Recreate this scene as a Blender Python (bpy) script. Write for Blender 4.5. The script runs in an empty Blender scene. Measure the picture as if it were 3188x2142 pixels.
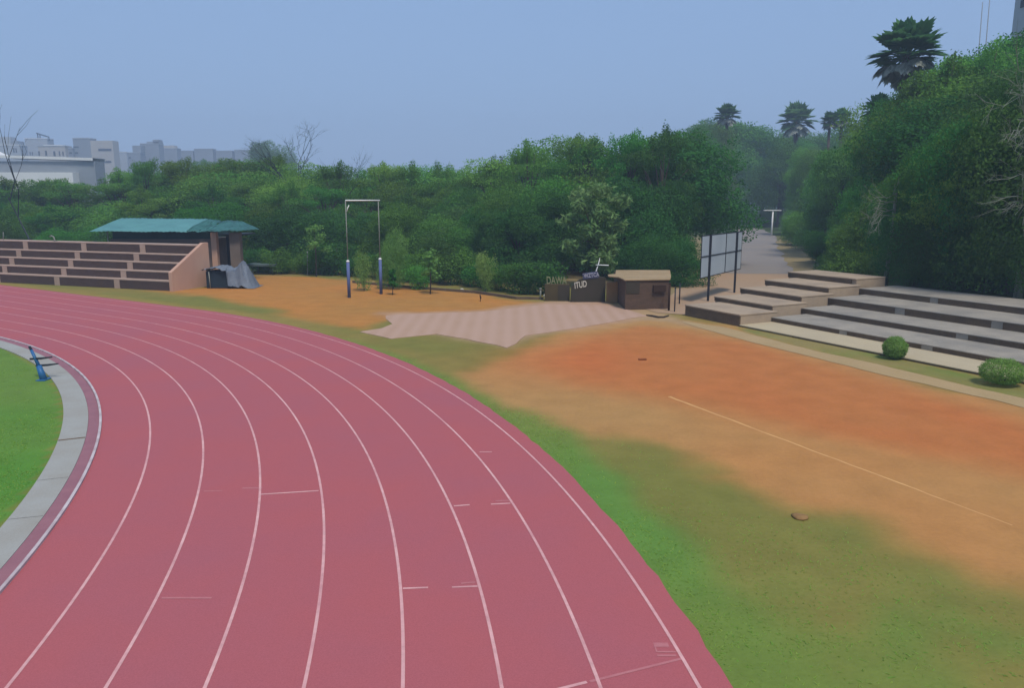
import bpy, math, random
import numpy as np
from mathutils import Vector, Matrix

R = math.radians
S = bpy.context.scene
COL = S.collection
# ------------------------------------------------------------------ camera
W0, H0 = 3188.0, 2142.0
F, PITCH, CAMZ = 2390.85, 0.1869, 5.9904
cd = bpy.data.cameras.new('camera'); cam = bpy.data.objects.new('camera', cd); COL.objects.link(cam)
cd.sensor_width = 36; cd.lens = F / W0 * 36; cd.clip_end = 4000; cd.clip_start = .1
cam.location = (0, 0, CAMZ); cam.rotation_euler = (math.pi / 2 - PITCH, 0, 0)
S.camera = cam

def ray(x, y):
    u = (x - W0 / 2) / F; v = -(y - H0 / 2) / F
    return u, math.cos(PITCH) + v * math.sin(PITCH), -math.sin(PITCH) + v * math.cos(PITCH)
def gp(x, y, z=0.0):
    dx, dy, dz = ray(x, y); t = (z - CAMZ) / dz
    return dx * t, dy * t
def atY(x, y, Y):
    dx, dy, dz = ray(x, y); t = Y / dy
    return dx * t, CAMZ + dz * t

# ------------------------------------------------------------------ terrain
BC = np.array([-43.633, 3.3386])                      # centre of the bend
RSO = np.array([10.84, 36.13]); RU = np.array([.46, -.888]); RV = np.array([.888, .46])   # right terrace frame
def sstep(x): 
    x = np.clip(x, 0, 1); return x * x * (3 - 2 * x)
def hill_h(X, Y):
    X = np.asarray(X, float); Y = np.asarray(Y, float)
    b = (X - RSO[0]) * RV[0] + (Y - RSO[1]) * RV[1] - 12.3
    r = (X - 24.7) * .95 - (Y - 69) * .31 - 4.0
    d = np.minimum(b, r)
    h = 1.2 * sstep(d / 3.0) + 19 * sstep(d / 75.0)
    h += .5 * np.sin(X * .21) * np.cos(Y * .17) * sstep(d / 12)
    return h

# ------------------------------------------------------------------ helpers
def tag(o, label=None, cat=None, group=None, kind=None):
    if label: o['label'] = label
    if cat: o['category'] = cat
    if group: o['group'] = group
    if kind: o['kind'] = kind
    return o
def empty(name, loc=(0, 0, 0), rz=0.0):
    o = bpy.data.objects.new(name, None); COL.objects.link(o)
    o.location = loc; o.rotation_euler.z = rz; o.empty_display_size = .2
    return o
def link(name, me, mat=None, parent=None, loc=None):
    o = bpy.data.objects.new(name, me); COL.objects.link(o)
    if mat and not me.materials: me.materials.append(mat)
    if parent is not None: o.parent = parent
    if loc is not None: o.location = loc
    return o
def dup(o, parent=None):
    c = o.copy(); COL.objects.link(c)
    if parent is not None: c.parent = parent
    for ch in list(o.children): dup(ch, c)
    return c

class MB:
    def __init__(s): s.v = []; s.f = []; s.sm = []
    def add(s, vs, fs, smooth=False):
        n = len(s.v); s.v += [tuple(v) for v in vs]
        for f in fs: s.f.append(tuple(i + n for i in f)); s.sm.append(smooth)
    def box(s, x0, x1, y0, y1, z0, z1, M=None):
        vs = [Vector((x, y, z)) for z in (z0, z1) for y in (y0, y1) for x in (x0, x1)]
        if M is not None: vs = [M @ v for v in vs]
        s.add(vs, [(0, 2, 3, 1), (4, 5, 7, 6), (0, 1, 5, 4), (2, 6, 7, 3), (0, 4, 6, 2), (1, 3, 7, 5)])
    def prism(s, poly, z0, z1, M=None):
        n = len(poly)
        vs = [Vector((p[0], p[1], z0)) for p in poly] + [Vector((p[0], p[1], z1)) for p in poly]
        if M is not None: vs = [M @ v for v in vs]
        s.add(vs, [tuple(range(n - 1, -1, -1)), tuple(range(n, 2 * n))] + [(i, (i + 1) % n, n + (i + 1) % n, n + i) for i in range(n)])
    def tube(s, pts, rad, n=8, cap=True):
        pts = [Vector(p) for p in pts]
        if not hasattr(rad, '__len__'): rad = [rad] * len(pts)
        rings = []; vs = []; fs = []
        up = Vector((0, 0, 1))
        for i, p in enumerate(pts):
            d = (pts[min(i + 1, len(pts) - 1)] - pts[max(i - 1, 0)])
            if d.length < 1e-9: d = Vector((0, 0, 1))
            d.normalize()
            a = d.cross(up)
            if a.length < .05: a = d.cross(Vector((1, 0, 0)))
            a.normalize(); b = d.cross(a)
            for k in range(n):
                t = 2 * math.pi * k / n
                vs.append(p + (a * math.cos(t) + b * math.sin(t)) * rad[i])
        for i in range(len(pts) - 1):
            for k in range(n):
                fs.append((i * n + k, i * n + (k + 1) % n, (i + 1) * n + (k + 1) % n, (i + 1) * n + k))
        if cap:
            fs.append(tuple(range(n - 1, -1, -1))); fs.append(tuple((len(pts) - 1) * n + k for k in range(n)))
        s.add(vs, fs, True)
    def mesh(s, name, mat=None):
        me = bpy.data.meshes.new(name); me.from_pydata(s.v, [], s.f)
        me.polygons.foreach_set('use_smooth', s.sm)
        import bmesh
        bm = bmesh.new(); bm.from_mesh(me); bmesh.ops.recalc_face_normals(bm, faces=bm.faces[:]); bm.to_mesh(me); bm.free()
        if mat: me.materials.append(mat)
        return me
    def build(s, name, mat, parent=None, bevel=0.0, loc=None):
        o = link(name, s.mesh(name, mat), None, parent, loc)
        if bevel:
            m = o.modifiers.new('bevel', 'BEVEL'); m.width = bevel; m.segments = 2; m.limit_method = 'ANGLE'; m.angle_limit = R(40)
        return o

# ------------------------------------------------------------------ materials
def lin(c): return tuple(((x / 255) / 12.92 if x / 255 <= .04045 else ((x / 255 + .055) / 1.055) ** 2.4) for x in c)
LIGHT = (1.05, 1.12, 1.28)           # how much a level white surface is lit, to turn seen colours into base colours
def alb(r, g, b, k=1.0):
    return tuple(min(.85, a / l * k) for a, l in zip(lin((r, g, b)), LIGHT))
def new_mat(name):
    m = bpy.data.materials.new(name); m.use_nodes = True
    nt = m.node_tree; nt.nodes.clear()
    out = nt.nodes.new('ShaderNodeOutputMaterial'); return m, nt, out
def mat(name, c, c2=None, scale=3.0, rough=.85, bump=.0, stretch=(1, 1, 1), detail=6.0, spec=.25, fine=0.0, fine_scale=60., metallic=0.0):
    """two-tone weathered surface: large blotches between c and c2, plus a fine grain"""
    m, nt, out = new_mat(name); N = nt.nodes.new; L = nt.links.new
    p = N('ShaderNodeBsdfPrincipled'); L(p.outputs[0], out.inputs[0])
    p.inputs['Roughness'].default_value = rough; p.inputs['Specular IOR Level'].default_value = spec
    p.inputs['Metallic'].default_value = metallic
    tc = N('ShaderNodeTexCoord'); mp = N('ShaderNodeMapping'); mp.inputs['Scale'].default_value = stretch
    L(tc.outputs['Object'], mp.inputs[0])
    n1 = N('ShaderNodeTexNoise'); n1.inputs['Scale'].default_value = scale; n1.inputs['Detail'].default_value = detail
    n1.inputs['Roughness'].default_value = .6; L(mp.outputs[0], n1.inputs['Vector'])
    cr = N('ShaderNodeMapRange'); cr.inputs['From Min'].default_value = .3; cr.inputs['From Max'].default_value = .7; L(n1.outputs[0], cr.inputs[0])
    mx = N('ShaderNodeMix'); mx.data_type = 'RGBA'; c2 = c2 or tuple(x * .8 for x in c)
    mx.inputs['A'].default_value = (*c, 1); mx.inputs['B'].default_value = (*c2, 1); L(cr.outputs[0], mx.inputs['Factor'])
    col = mx.outputs['Result']
    if fine:
        n2 = N('ShaderNodeTexNoise'); n2.inputs['Scale'].default_value = fine_scale; n2.inputs['Detail'].default_value = 3; L(tc.outputs['Object'], n2.inputs['Vector'])
        mr = N('ShaderNodeMapRange'); mr.inputs['From Min'].default_value = .25; mr.inputs['From Max'].default_value = .75
        mr.inputs['To Min'].default_value = 1 - fine; mr.inputs['To Max'].default_value = 1 + fine; L(n2.outputs[0], mr.inputs[0])
        vm = N('ShaderNodeVectorMath'); vm.operation = 'SCALE'; L(col, vm.inputs[0]); L(mr.outputs[0], vm.inputs['Scale']); col = vm.outputs[0]
    L(col, p.inputs['Base Color'])
    if bump:
        bn = N('ShaderNodeBump'); bn.inputs['Strength'].default_value = bump; bn.inputs['Distance'].default_value = .03
        n3 = N('ShaderNodeTexNoise'); n3.inputs['Scale'].default_value = scale * 8; n3.inputs['Detail'].default_value = 4; L(mp.outputs[0], n3.inputs['Vector'])
        L(n3.outputs[0], bn.inputs['Height']); L(bn.outputs[0], p.inputs['Normal'])
    return m

M = {}
M['track'] = mat('track_rubber', alb(171, 92, 100), alb(163, 93, 107), .3, .82, fine=.10, fine_scale=45, spec=.2)
M['line'] = mat('line_paint', alb(218, 176, 182), alb(196, 142, 152), 1.2, .8, fine=.12, fine_scale=8)
M['faint_line'] = mat('worn_line_paint', alb(186, 124, 134), alb(172, 106, 117), 4, .85)
M['kerb'] = mat('kerb_paint', alb(205, 200, 210), alb(165, 150, 160), 2, .6)
M['kerb_strip'] = mat('kerb_strip', alb(152, 108, 122), alb(138, 96, 112), 1.5, .85, fine=.08)
M['drain'] = mat('drain_concrete', alb(160, 165, 168), alb(150, 150, 148), .7, .85, fine=.07, fine_scale=25)
M['dark'] = mat('dark_gap', (.03, .028, .03), (.05, .045, .045), 4, .9)
M['conc'] = mat('terrace_concrete', alb(176, 160, 142), alb(150, 137, 124), .7, .88, fine=.08, fine_scale=20, bump=.1)
M['conc_low'] = mat('apron_concrete', alb(184, 174, 150), alb(172, 162, 142), .4, .88, fine=.07, fine_scale=20)
M['conc_cool'] = mat('cool_terrace_concrete', alb(160, 155, 148), alb(128, 127, 125), .7, .88, fine=.09, fine_scale=18, bump=.1)
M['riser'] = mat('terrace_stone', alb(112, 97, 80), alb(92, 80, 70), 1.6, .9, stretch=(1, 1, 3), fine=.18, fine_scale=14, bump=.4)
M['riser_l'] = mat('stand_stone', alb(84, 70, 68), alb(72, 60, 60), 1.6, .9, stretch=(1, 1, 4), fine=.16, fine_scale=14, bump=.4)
M['stand_light'] = mat('stand_plaster', alb(176, 156, 148), alb(160, 142, 134), 1.3, .85, fine=.06)
M['endwall'] = mat('end_wall_plaster', alb(196, 162, 146), alb(184, 150, 138), .8, .85, stretch=(1, 1, .4), fine=.05)
M['roof'] = mat('teal_roof', alb(92, 150, 156), alb(78, 130, 138), .7, .55, fine=.05)
M['roof_worn'] = mat('teal_roof_worn', alb(60, 116, 118), alb(34, 78, 78), 1.2, .6, fine=.1, fine_scale=6)
M['shedwall'] = mat('shed_wall', alb(122, 108, 104), alb(104, 94, 92), .9, .9)
M['shedpost'] = mat('shed_pillar', alb(118, 108, 102), alb(104, 96, 92), .9, .9)
M['shedpanel'] = mat('shed_panel', alb(44, 74, 76), alb(34, 58, 62), 1.2, .8)
M['tarp'] = mat('grey_tarpaulin', alb(116, 128, 146), alb(94, 106, 126), 1.5, .6, bump=.3)
M['navy'] = mat('navy_crate', alb(34, 52, 66), alb(28, 42, 56), 2, .7)
M['white'] = mat('white_paint', (.82, .82, .78), (.72, .73, .70), 3, .55)
M['greywhite'] = mat('weathered_white_paint', alb(140, 146, 146), alb(122, 130, 126), 2, .6)
M['blue'] = mat('blue_pad', alb(92, 108, 168), alb(84, 102, 150), 1.4, .6)
M['hurdle_blue'] = mat('bright_blue_paint', alb(44, 104, 170), alb(50, 100, 140), 3, .45)
M['steel'] = mat('grey_steel', alb(92, 112, 116), alb(80, 98, 104), 2, .5)
M['black'] = mat('black_steel', (.018, .022, .03), (.03, .03, .034), 4, .55)
M['board'] = mat('board_sheet', alb(176, 192, 212), alb(162, 178, 200), .8, .45)
M['brown'] = mat('booth_brick', alb(96, 78, 68), alb(82, 68, 58), 1.6, .9, stretch=(1, 1, 3), fine=.12, fine_scale=16, bump=.3)
M['brown_d'] = mat('booth_recess', alb(62, 46, 36), None, 2, .9)
M['slab'] = mat('booth_roof_concrete', alb(168, 148, 120), alb(150, 132, 104), .7, .9, fine=.08, fine_scale=12)
M['tanwall'] = mat('tan_wall_plaster', alb(146, 120, 88), alb(136, 114, 84), 1.1, .9)
M['signwall'] = mat('dark_sign_wall', alb(66, 60, 52), alb(58, 56, 46), 1.0, .8)
M['olivewall'] = mat('olive_sign_wall', alb(82, 74, 48), alb(70, 62, 42), 1.0, .8)
M['letter_w'] = mat('white_lettering', alb(214, 212, 206), alb(190, 190, 186), 6, .6)
M['letter_b'] = mat('pale_blue_lettering', alb(150, 158, 190), alb(176, 178, 192), 6, .6)
M['letter_o'] = mat('pale_olive_lettering', alb(140, 146, 116), alb(104, 114, 84), 9, .6)
M['stone'] = mat('whitewashed_stone', alb(196, 198, 192), alb(170, 170, 160), 5, .9)
M['bark'] = mat('bark', (.10, .08, .06), (.06, .05, .04), 6, .95, stretch=(1, 1, .3), bump=.4)
M['bark_pale'] = mat('pale_dead_wood', (.24, .26, .20), (.15, .17, .13), 6, .9, stretch=(1, 1, .3))
M['bark_dark'] = mat('dark_dead_wood', (.05, .06, .07), (.035, .04, .05), 6, .9)
M['apron'] = mat('dusty_apron', alb(178, 150, 134), alb(172, 146, 124), .35, .9, fine=.05, fine_scale=12)
M['path'] = mat('gravel_path', alb(172, 150, 116), alb(162, 142, 106), .6, .92, fine=.08, fine_scale=14)
M['road'] = mat('dirt_road', alb(168, 142, 118), alb(160, 140, 122), .2, .92, fine=.06, fine_scale=4)
M['road2'] = mat('gravel_road', alb(142, 136, 134), alb(130, 128, 132), .1, .92, fine=.06, fine_scale=4)
M['limeline'] = mat('lime_line', alb(214, 170, 114), alb(190, 142, 94), 1.5, .9)
M['brick'] = mat('loose_brick', alb(142, 84, 50), alb(120, 70, 44), 8, .9)
M['clod'] = mat('earth_clod', alb(128, 100, 66), alb(150, 120, 80), 9, .95)
M['hose'] = mat('dark_hose', (.05, .035, .025), None, 4, .8)
bl = lambda n, a, b: mat(n, alb(*a), alb(*b), .12, .9, fine=.04, fine_scale=1)
M['bld_a'] = bl('block_pale_plaster', (176, 186, 200), (164, 174, 188))
M['bld_b'] = bl('block_grey_plaster', (140, 152, 166), (130, 140, 156))
M['bld_c'] = bl('block_cream_plaster', (184, 182, 180), (172, 172, 174))
M['bld_w'] = bl('window_dark', (58, 66, 80), (48, 56, 70))
M['bld_white'] = bl('white_roof_sheet', (226, 232, 240), (214, 222, 232))

def leaf_mat(name, dark, light, trans=.4, hue=.03, val=.26):
    m, nt, out = new_mat(name); N = nt.nodes.new; L = nt.links.new
    at = N('ShaderNodeAttribute'); at.attribute_name = 'leaf'
    oi = N('ShaderNodeObjectInfo')
    mx = N('ShaderNodeMix'); mx.data_type = 'RGBA'; mx.inputs['A'].default_value = (*dark, 1); mx.inputs['B'].default_value = (*light, 1)
    L(at.outputs['Fac'], mx.inputs['Factor'])
    hs = N('ShaderNodeHueSaturation')
    mr = N('ShaderNodeMapRange'); mr.inputs['To Min'].default_value = .5 - hue; mr.inputs['To Max'].default_value = .5 + hue; L(oi.outputs['Random'], mr.inputs[0])
    ml = N('ShaderNodeMath'); ml.operation = 'MULTIPLY'; ml.inputs[1].default_value = 7.31; L(oi.outputs['Random'], ml.inputs[0])
    fr = N('ShaderNodeMath'); fr.operation = 'FRACT'; L(ml.outputs[0], fr.inputs[0])
    mv = N('ShaderNodeMapRange'); mv.inputs['To Min'].default_value = 1 - val; mv.inputs['To Max'].default_value = 1 + val; L(fr.outputs[0], mv.inputs[0])
    L(mr.outputs[0], hs.inputs['Hue']); L(mv.outputs[0], hs.inputs['Value']); L(mx.outputs['Result'], hs.inputs['Color'])
    d = N('ShaderNodeBsdfDiffuse'); t = N('ShaderNodeBsdfTranslucent'); ms = N('ShaderNodeMixShader'); ms.inputs[0].default_value = trans
    L(hs.outputs[0], d.inputs[0]); L(hs.outputs[0], t.inputs[0]); L(d.outputs[0], ms.inputs[1]); L(t.outputs[0], ms.inputs[2]); L(ms.outputs[0], out.inputs[0])
    return m
M['leaf'] = leaf_mat('woodland_leaves', (.050, .148, .024), (.135, .300, .050))
M['leaf_fresh'] = leaf_mat('fresh_leaves', (.072, .20, .032), (.19, .38, .065))
M['leaf_bright'] = leaf_mat('light_green_leaves', (.10, .215, .045), (.26, .42, .11))
M['leaf_dark'] = leaf_mat('deep_green_leaves', (.032, .108, .026), (.086, .205, .042))
M['leaf_palm'] = leaf_mat('palm_fan_leaves', (.06, .16, .05), (.16, .30, .10))
M['leaf_dry'] = leaf_mat('dry_palm_skirt', (.24, .27, .22), (.52, .55, .48))
M['leaf_bush'] = leaf_mat('clipped_bush_leaves', (.12, .25, .05), (.26, .42, .10), hue=.005, val=.06)

# ------------------------------------------------------------------ ground
rng = np.random.default_rng(7)
class VN:
    def __init__(s, seed): s.t = np.random.default_rng(seed).random((256, 256))
    def __call__(s, x, y):
        xi = np.floor(x).astype(int); yi = np.floor(y).astype(int); fx = x - xi; fy = y - yi
        fx = fx * fx * (3 - 2 * fx); fy = fy * fy * (3 - 2 * fy); t = s.t
        a = t[xi % 256, yi % 256]; b = t[(xi + 1) % 256, yi % 256]; c = t[xi % 256, (yi + 1) % 256]; d = t[(xi + 1) % 256, (yi + 1) % 256]
        return (a * (1 - fx) + b * fx) * (1 - fy) + (c * (1 - fx) + d * fx) * fy
def fbm(x, y, s, seed, o=4):
    v = 0; a = .5; n = VN(seed)
    for k in range(o): v = v + a * (n(x / s * 2 ** k + 17.3 * k, y / s * 2 ** k + 5.1 * k) - .5); a *= .55
    return v * 2
def poly_sd(P, X, Y):
    """signed distance to polygon, positive inside"""
    d = np.full(X.shape, 1e9); ins = np.zeros(X.shape, bool); n = len(P)
    for i in range(n):
        ax, ay = P[i]; bx, by = P[(i + 1) % n]; ex, ey = bx - ax, by - ay
        t = np.clip(((X - ax) * ex + (Y - ay) * ey) / (ex * ex + ey * ey + 1e-9), 0, 1)
        d = np.minimum(d, np.hypot(X - ax - t * ex, Y - ay - t * ey))
        c = ((ay > Y) != (by > Y)) & (X < ex * (Y - ay) / (ey if abs(ey) > 1e-9 else 1e-9) + ax); ins ^= c
    return np.where(ins, d, -d)
TH0, TH1 = R(-75), R(57)          # the bend runs from TH0 to TH1 and then straight on
def track_r(X, Y):
    """distance of a point from the inner field's datum, i.e. radius on the bend and offset + radius on the straight"""
    dx = X - BC[0]; dy = Y - BC[1]; th = np.arctan2(dy, dx)
    n = (math.cos(TH1), math.sin(TH1)); return np.where(th > TH1, dx * n[0] + dy * n[1], np.hypot(dx, dy))
gpl = lambda l: [gp(*q) for q in l]
G_ORANGE = gpl([(1700, 1040), (1850, 1000), (2050, 992), (2250, 1015), (2420, 1065), (2740, 1165), (3188, 1262), (3700, 1400), (3700, 2010), (3188, 1861), (3047, 1846), (2932, 1777), (2740, 1700), (2664, 1639), (2434, 1616), (2243, 1540), (2120, 1450), (2051, 1390), (1798, 1335), (1591, 1305), (1515, 1240), (1440, 1170), (1540, 1120), (1640, 1070)])
G_CORE = gpl([(1760, 1060), (2000, 1020), (2330, 1060), (2700, 1170), (3188, 1290), (3700, 1430), (3700, 1640), (3188, 1486), (2700, 1400), (2472, 1352), (2089, 1262), (1798, 1195), (1706, 1135)])
G_FAR = gpl([(470, 905), (640, 893), (800, 862), (1000, 860), (1100, 880), (1290, 898), (1480, 912), (1640, 938), (1760, 950), (1600, 990), (1240, 985), (1140, 1030), (960, 1000), (760, 950), (620, 925)])
G_PAD = gpl([(1200, 976), (1500, 968), (1700, 938), (1900, 935), (2010, 985), (1760, 1030), (1640, 1050), (1585, 1086), (1450, 1062), (1360, 1042), (1300, 1010)])
G_ROADB = gpl([(1900, 930), (2030, 960), (2080, 980), (2125, 1000), (2300, 1045), (2480, 1095), (2300, 1042), (2090, 1002), (1960, 990)])
G_STRIP = gpl([(2302, 1020), (2500, 1057), (2735, 1104), (3044, 1171), (3188, 1203), (3700, 1330), (3700, 1380), (3188, 1243), (2780, 1146), (2500, 1083), (2330, 1038)])

def axis(lo, hi, step, far, n):
    a = np.arange(lo, hi + step / 2, step)
    k = np.linspace(0, 1, n + 1)[1:] ** 2
    return np.concatenate([lo - (far * k)[::-1], a, hi + far * k])
xs = axis(-45, 36, .28, 1400, 26); ys = axis(2, 72, .28, 1500, 30)
GX, GY = np.meshgrid(xs, ys); X = GX.ravel(); Y = GY.ravel()
tr = track_r(X, Y)
nz = fbm(X, Y, 7, 1); nf = fbm(X, Y, 1.6, 2); nm = fbm(X, Y, 3.5, 3)
col = np.empty((X.size, 3))
c_ = lambda *a: np.array(alb(*a))
def over(w, c, c2=None):
    global col
    cc = c_(*c) if c2 is None else c_(*c)[None] * (1 - mixn[:, None]) + c_(*c2)[None] * mixn[:, None]
    col = col * (1 - w[:, None]) + cc * w[:, None]
mixn = np.clip(.5 + nm * 1.1 + nf * .5, 0, 1)
col[:] = c_(126, 122, 70)
mixn = np.clip(.5 + nz * 1.3, 0, 1)
over(np.ones_like(X), (118, 120, 64), (142, 124, 74))            # dry olive turf
# orange clay and its shades
w = sstep((poly_sd(G_FAR, X, Y) + nz * 1.6 + nf * .5) / 1.6 + .5); over(w, (178, 124, 66), (166, 124, 70))
w = sstep((poly_sd(G_ORANGE, X, Y) + nz * 1.1 + nf * .8) / 1.6 + .45); over(w, (177, 130, 82), (170, 134, 88))
w = sstep((poly_sd(G_CORE, X, Y) + nz * 1.2 + nf * .5) / 2.6 + .4); over(w, (180, 112, 68), (175, 117, 72))
w = np.exp(-(((X - 1.9) / 2.6) ** 2 + ((Y - 28.3) / 3.2) ** 2)) * .55; over(np.clip(w + nz * .1 * (w > .05), 0, 1), (188, 102, 60))
w = sstep((poly_sd(G_PAD, X, Y) + nz * 1.0 + nf * .6) / 1.6 + .5); over(w, (176, 149, 132), (170, 142, 120))
w = sstep((poly_sd(G_ROADB, X, Y) + nf * .5) / 1.2 + .5); over(w, (166, 142, 112))
w = sstep((poly_sd(G_STRIP, X, Y) + nf * .12) / .3 + .5); mixn = np.clip(.5 + fbm(X, Y, 4, 9) * 1.6, 0, 1); over(w, (104, 122, 58), (138, 128, 84))
# grass verge along the outside of the track: wide near, thin and yellow far off
fade = sstep((X + 13) / 10)
vw = .42 + .75 * sstep((X + .3) / 1.8) + nz * .35 + nf * .45
w = sstep((46.68 + vw - tr) / .9 + .45) * (tr > 46) * fade
mixn = np.clip(.45 + nz * 1.2 + nf * .5, 0, 1); over(w, (94, 134, 64), (112, 130, 66)); GREEN = w.copy()
w = sstep(.35 + fbm(X, Y, 2.6, 31) * 1.6 + (11.5 - Y) * .17) * (tr > 46.6) * sstep((12.6 - Y) / 3) * .85; over(w, (98, 130, 62), (108, 126, 62)); GREEN = np.maximum(GREEN, w); GREEN = np.maximum(GREEN, .35 * (tr > 46.7) * (tr < 52) * (Y < 22) * (1 - sstep((poly_sd(G_ORANGE, X, Y) + .8) / 1.0)))
w = sstep((47.9 + nz * .8 + nf * .4 - tr) / 1.0 + .4) * (tr > 46) * (1 - fade) * .8; over(w, (146, 128, 72), (134, 126, 72))
# infield
inf = tr < 35.64
w = inf.astype(float); mixn = np.clip(.35 + sstep((35 - tr) / 6) * .6 + nz * .7, 0, 1); over(w, (82, 134, 54), (110, 132, 68)); GREEN = np.maximum(GREEN, w)
# beyond the fields: leaf litter under the woods
hh = hill_h(X, Y)
bb = (X - RSO[0]) * RV[0] + (Y - RSO[1]) * RV[1]
w = np.maximum(sstep((hh - .05) / .5), sstep((Y - 63 + nz * 2) / 4) * (X < 12)); w = np.maximum(w, (np.abs(X) > 120) | (Y > 120)); w = w * ((np.hypot(X, Y) > 20))
over(w.astype(float), (66, 84, 48))
w = sstep((bb - 1.5) / 3) * (hh < .05) * sstep((Y - 44) / 4) * (Y < 125); over(w, (140, 128, 98))
Z = hh.copy()
nx, ny = len(xs), len(ys)
idx = np.arange(nx * ny).reshape(ny, nx)
fa = np.stack([idx[:-1, :-1], idx[:-1, 1:], idx[1:, 1:], idx[1:, :-1]], -1).reshape(-1, 4)
def np_mesh(name, V, Fq, k=4):
    me = bpy.data.meshes.new(name); nv = len(V); nf_ = len(Fq)
    me.vertices.add(nv); me.vertices.foreach_set('co', np.asarray(V, np.float32).ravel())
    me.loops.add(nf_ * k); me.loops.foreach_set('vertex_index', np.asarray(Fq, np.int32).ravel())
    me.polygons.add(nf_); me.polygons.foreach_set('loop_start', np.arange(0, nf_ * k, k, dtype=np.int32))
    me.polygons.foreach_set('loop_total', np.full(nf_, k, np.int32)) if hasattr(me.polygons[0], 'loop_total') and False else None
    me.update(calc_edges=True); return me
gme = np_mesh('ground', np.stack([X, Y, Z], -1), fa)
gme.polygons.foreach_set('use_smooth', np.ones(len(fa), bool))
ca = gme.color_attributes.new('soil', 'FLOAT_COLOR', 'POINT')
ca.data.foreach_set('color', np.concatenate([col, np.ones((X.size, 1))], 1).astype(np.float32).ravel())
m, nt, out = new_mat('ground_soil'); N = nt.nodes.new; L = nt.links.new
p = N('ShaderNodeBsdfPrincipled'); p.inputs['Roughness'].default_value = .95; p.inputs['Specular IOR Level'].default_value = .1; L(p.outputs[0], out.inputs[0])
at = N('ShaderNodeAttribute'); at.attribute_name = 'soil'; tc = N('ShaderNodeTexCoord')
n1 = N('ShaderNodeTexNoise'); n1.inputs['Scale'].default_value = 9; n1.inputs['Detail'].default_value = 8; n1.inputs['Roughness'].default_value = .7; L(tc.outputs['Object'], n1.inputs['Vector'])
n2 = N('ShaderNodeTexNoise'); n2.inputs['Scale'].default_value = 1.1; n2.inputs['Detail'].default_value = 5; L(tc.outputs['Object'], n2.inputs['Vector'])
ad = N('ShaderNodeMath'); ad.operation = 'ADD'; L(n1.outputs[0], ad.inputs[0]); L(n2.outputs[0], ad.inputs[1])
mr = N('ShaderNodeMapRange'); mr.inputs['From Min'].default_value = .6; mr.inputs['From Max'].default_value = 1.4; mr.inputs['To Min'].default_value = .84; mr.inputs['To Max'].default_value = 1.16; L(ad.outputs[0], mr.inputs[0])
vm = N('ShaderNodeVectorMath'); vm.operation = 'SCALE'; L(at.outputs['Color'], vm.inputs[0]); L(mr.outputs[0], vm.inputs['Scale']); L(vm.outputs[0], p.inputs['Base Color'])
bn = N('ShaderNodeBump'); bn.inputs['Strength'].default_value = .35; bn.inputs['Distance'].default_value = .05; L(n1.outputs[0], bn.inputs['Height']); L(bn.outputs[0], p.inputs['Normal'])
tag(link('ground', gme, m), 'bare orange clay and patchy turf round the running track', 'ground', kind='structure')

# grass blades where the turf is green and near
def grass():
    cand = rng.random((1300000, 2)) * np.array([60, 40]) + np.array([-38, 5])
    x, y = cand.T; ix = np.clip(np.searchsorted(xs, x), 0, nx - 1); iy = np.clip(np.searchsorted(ys, y), 0, ny - 1)
    g = GREEN.reshape(ny, nx)[iy, ix]; d = np.hypot(x, y)
    t = track_r(x, y)
    vis = (np.abs(x) < y * .72 + 1.5) & (y > 7)
    keep = vis & ((t > 46.72) | (t < 35.55)) & (rng.random(len(x)) < g * np.clip(1.5 - d / 34, .0, 1) * (.12 + .42 * (fbm(x, y, 2.2, 21) > -.05)))
    x, y = x[keep], y[keep]; n = len(x)
    h = .008 + .022 * rng.random(n) ** 2; a = rng.random(n) * 6.283; wv = .006 + .012 * rng.random(n)
    lx, ly = rng.normal(0, .04, n), rng.normal(0, .04, n)
    V = np.empty((n, 3, 3)); V[:, 0] = np.stack([x - np.cos(a) * wv, y - np.sin(a) * wv, np.zeros(n)], -1)
    V[:, 1] = np.stack([x + np.cos(a) * wv, y + np.sin(a) * wv, np.zeros(n)], -1); V[:, 2] = np.stack([x + lx, y + ly, h], -1)
    me = np_mesh('grass', V.reshape(-1, 3), np.arange(n * 3).reshape(-1, 3), 3)
    c = me.attributes.new('leaf', 'FLOAT', 'POINT'); c.data.foreach_set('value', np.repeat(rng.random(n), 3).astype(np.float32))
    o = link('grass', me, leaf_mat('grass_blades', alb(98, 138, 62, 1.54), alb(124, 146, 74, 1.54), .5, 0))
    tag(o, 'short green grass blades on the verge and the infield', 'grass', kind='stuff')
grass()

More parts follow.
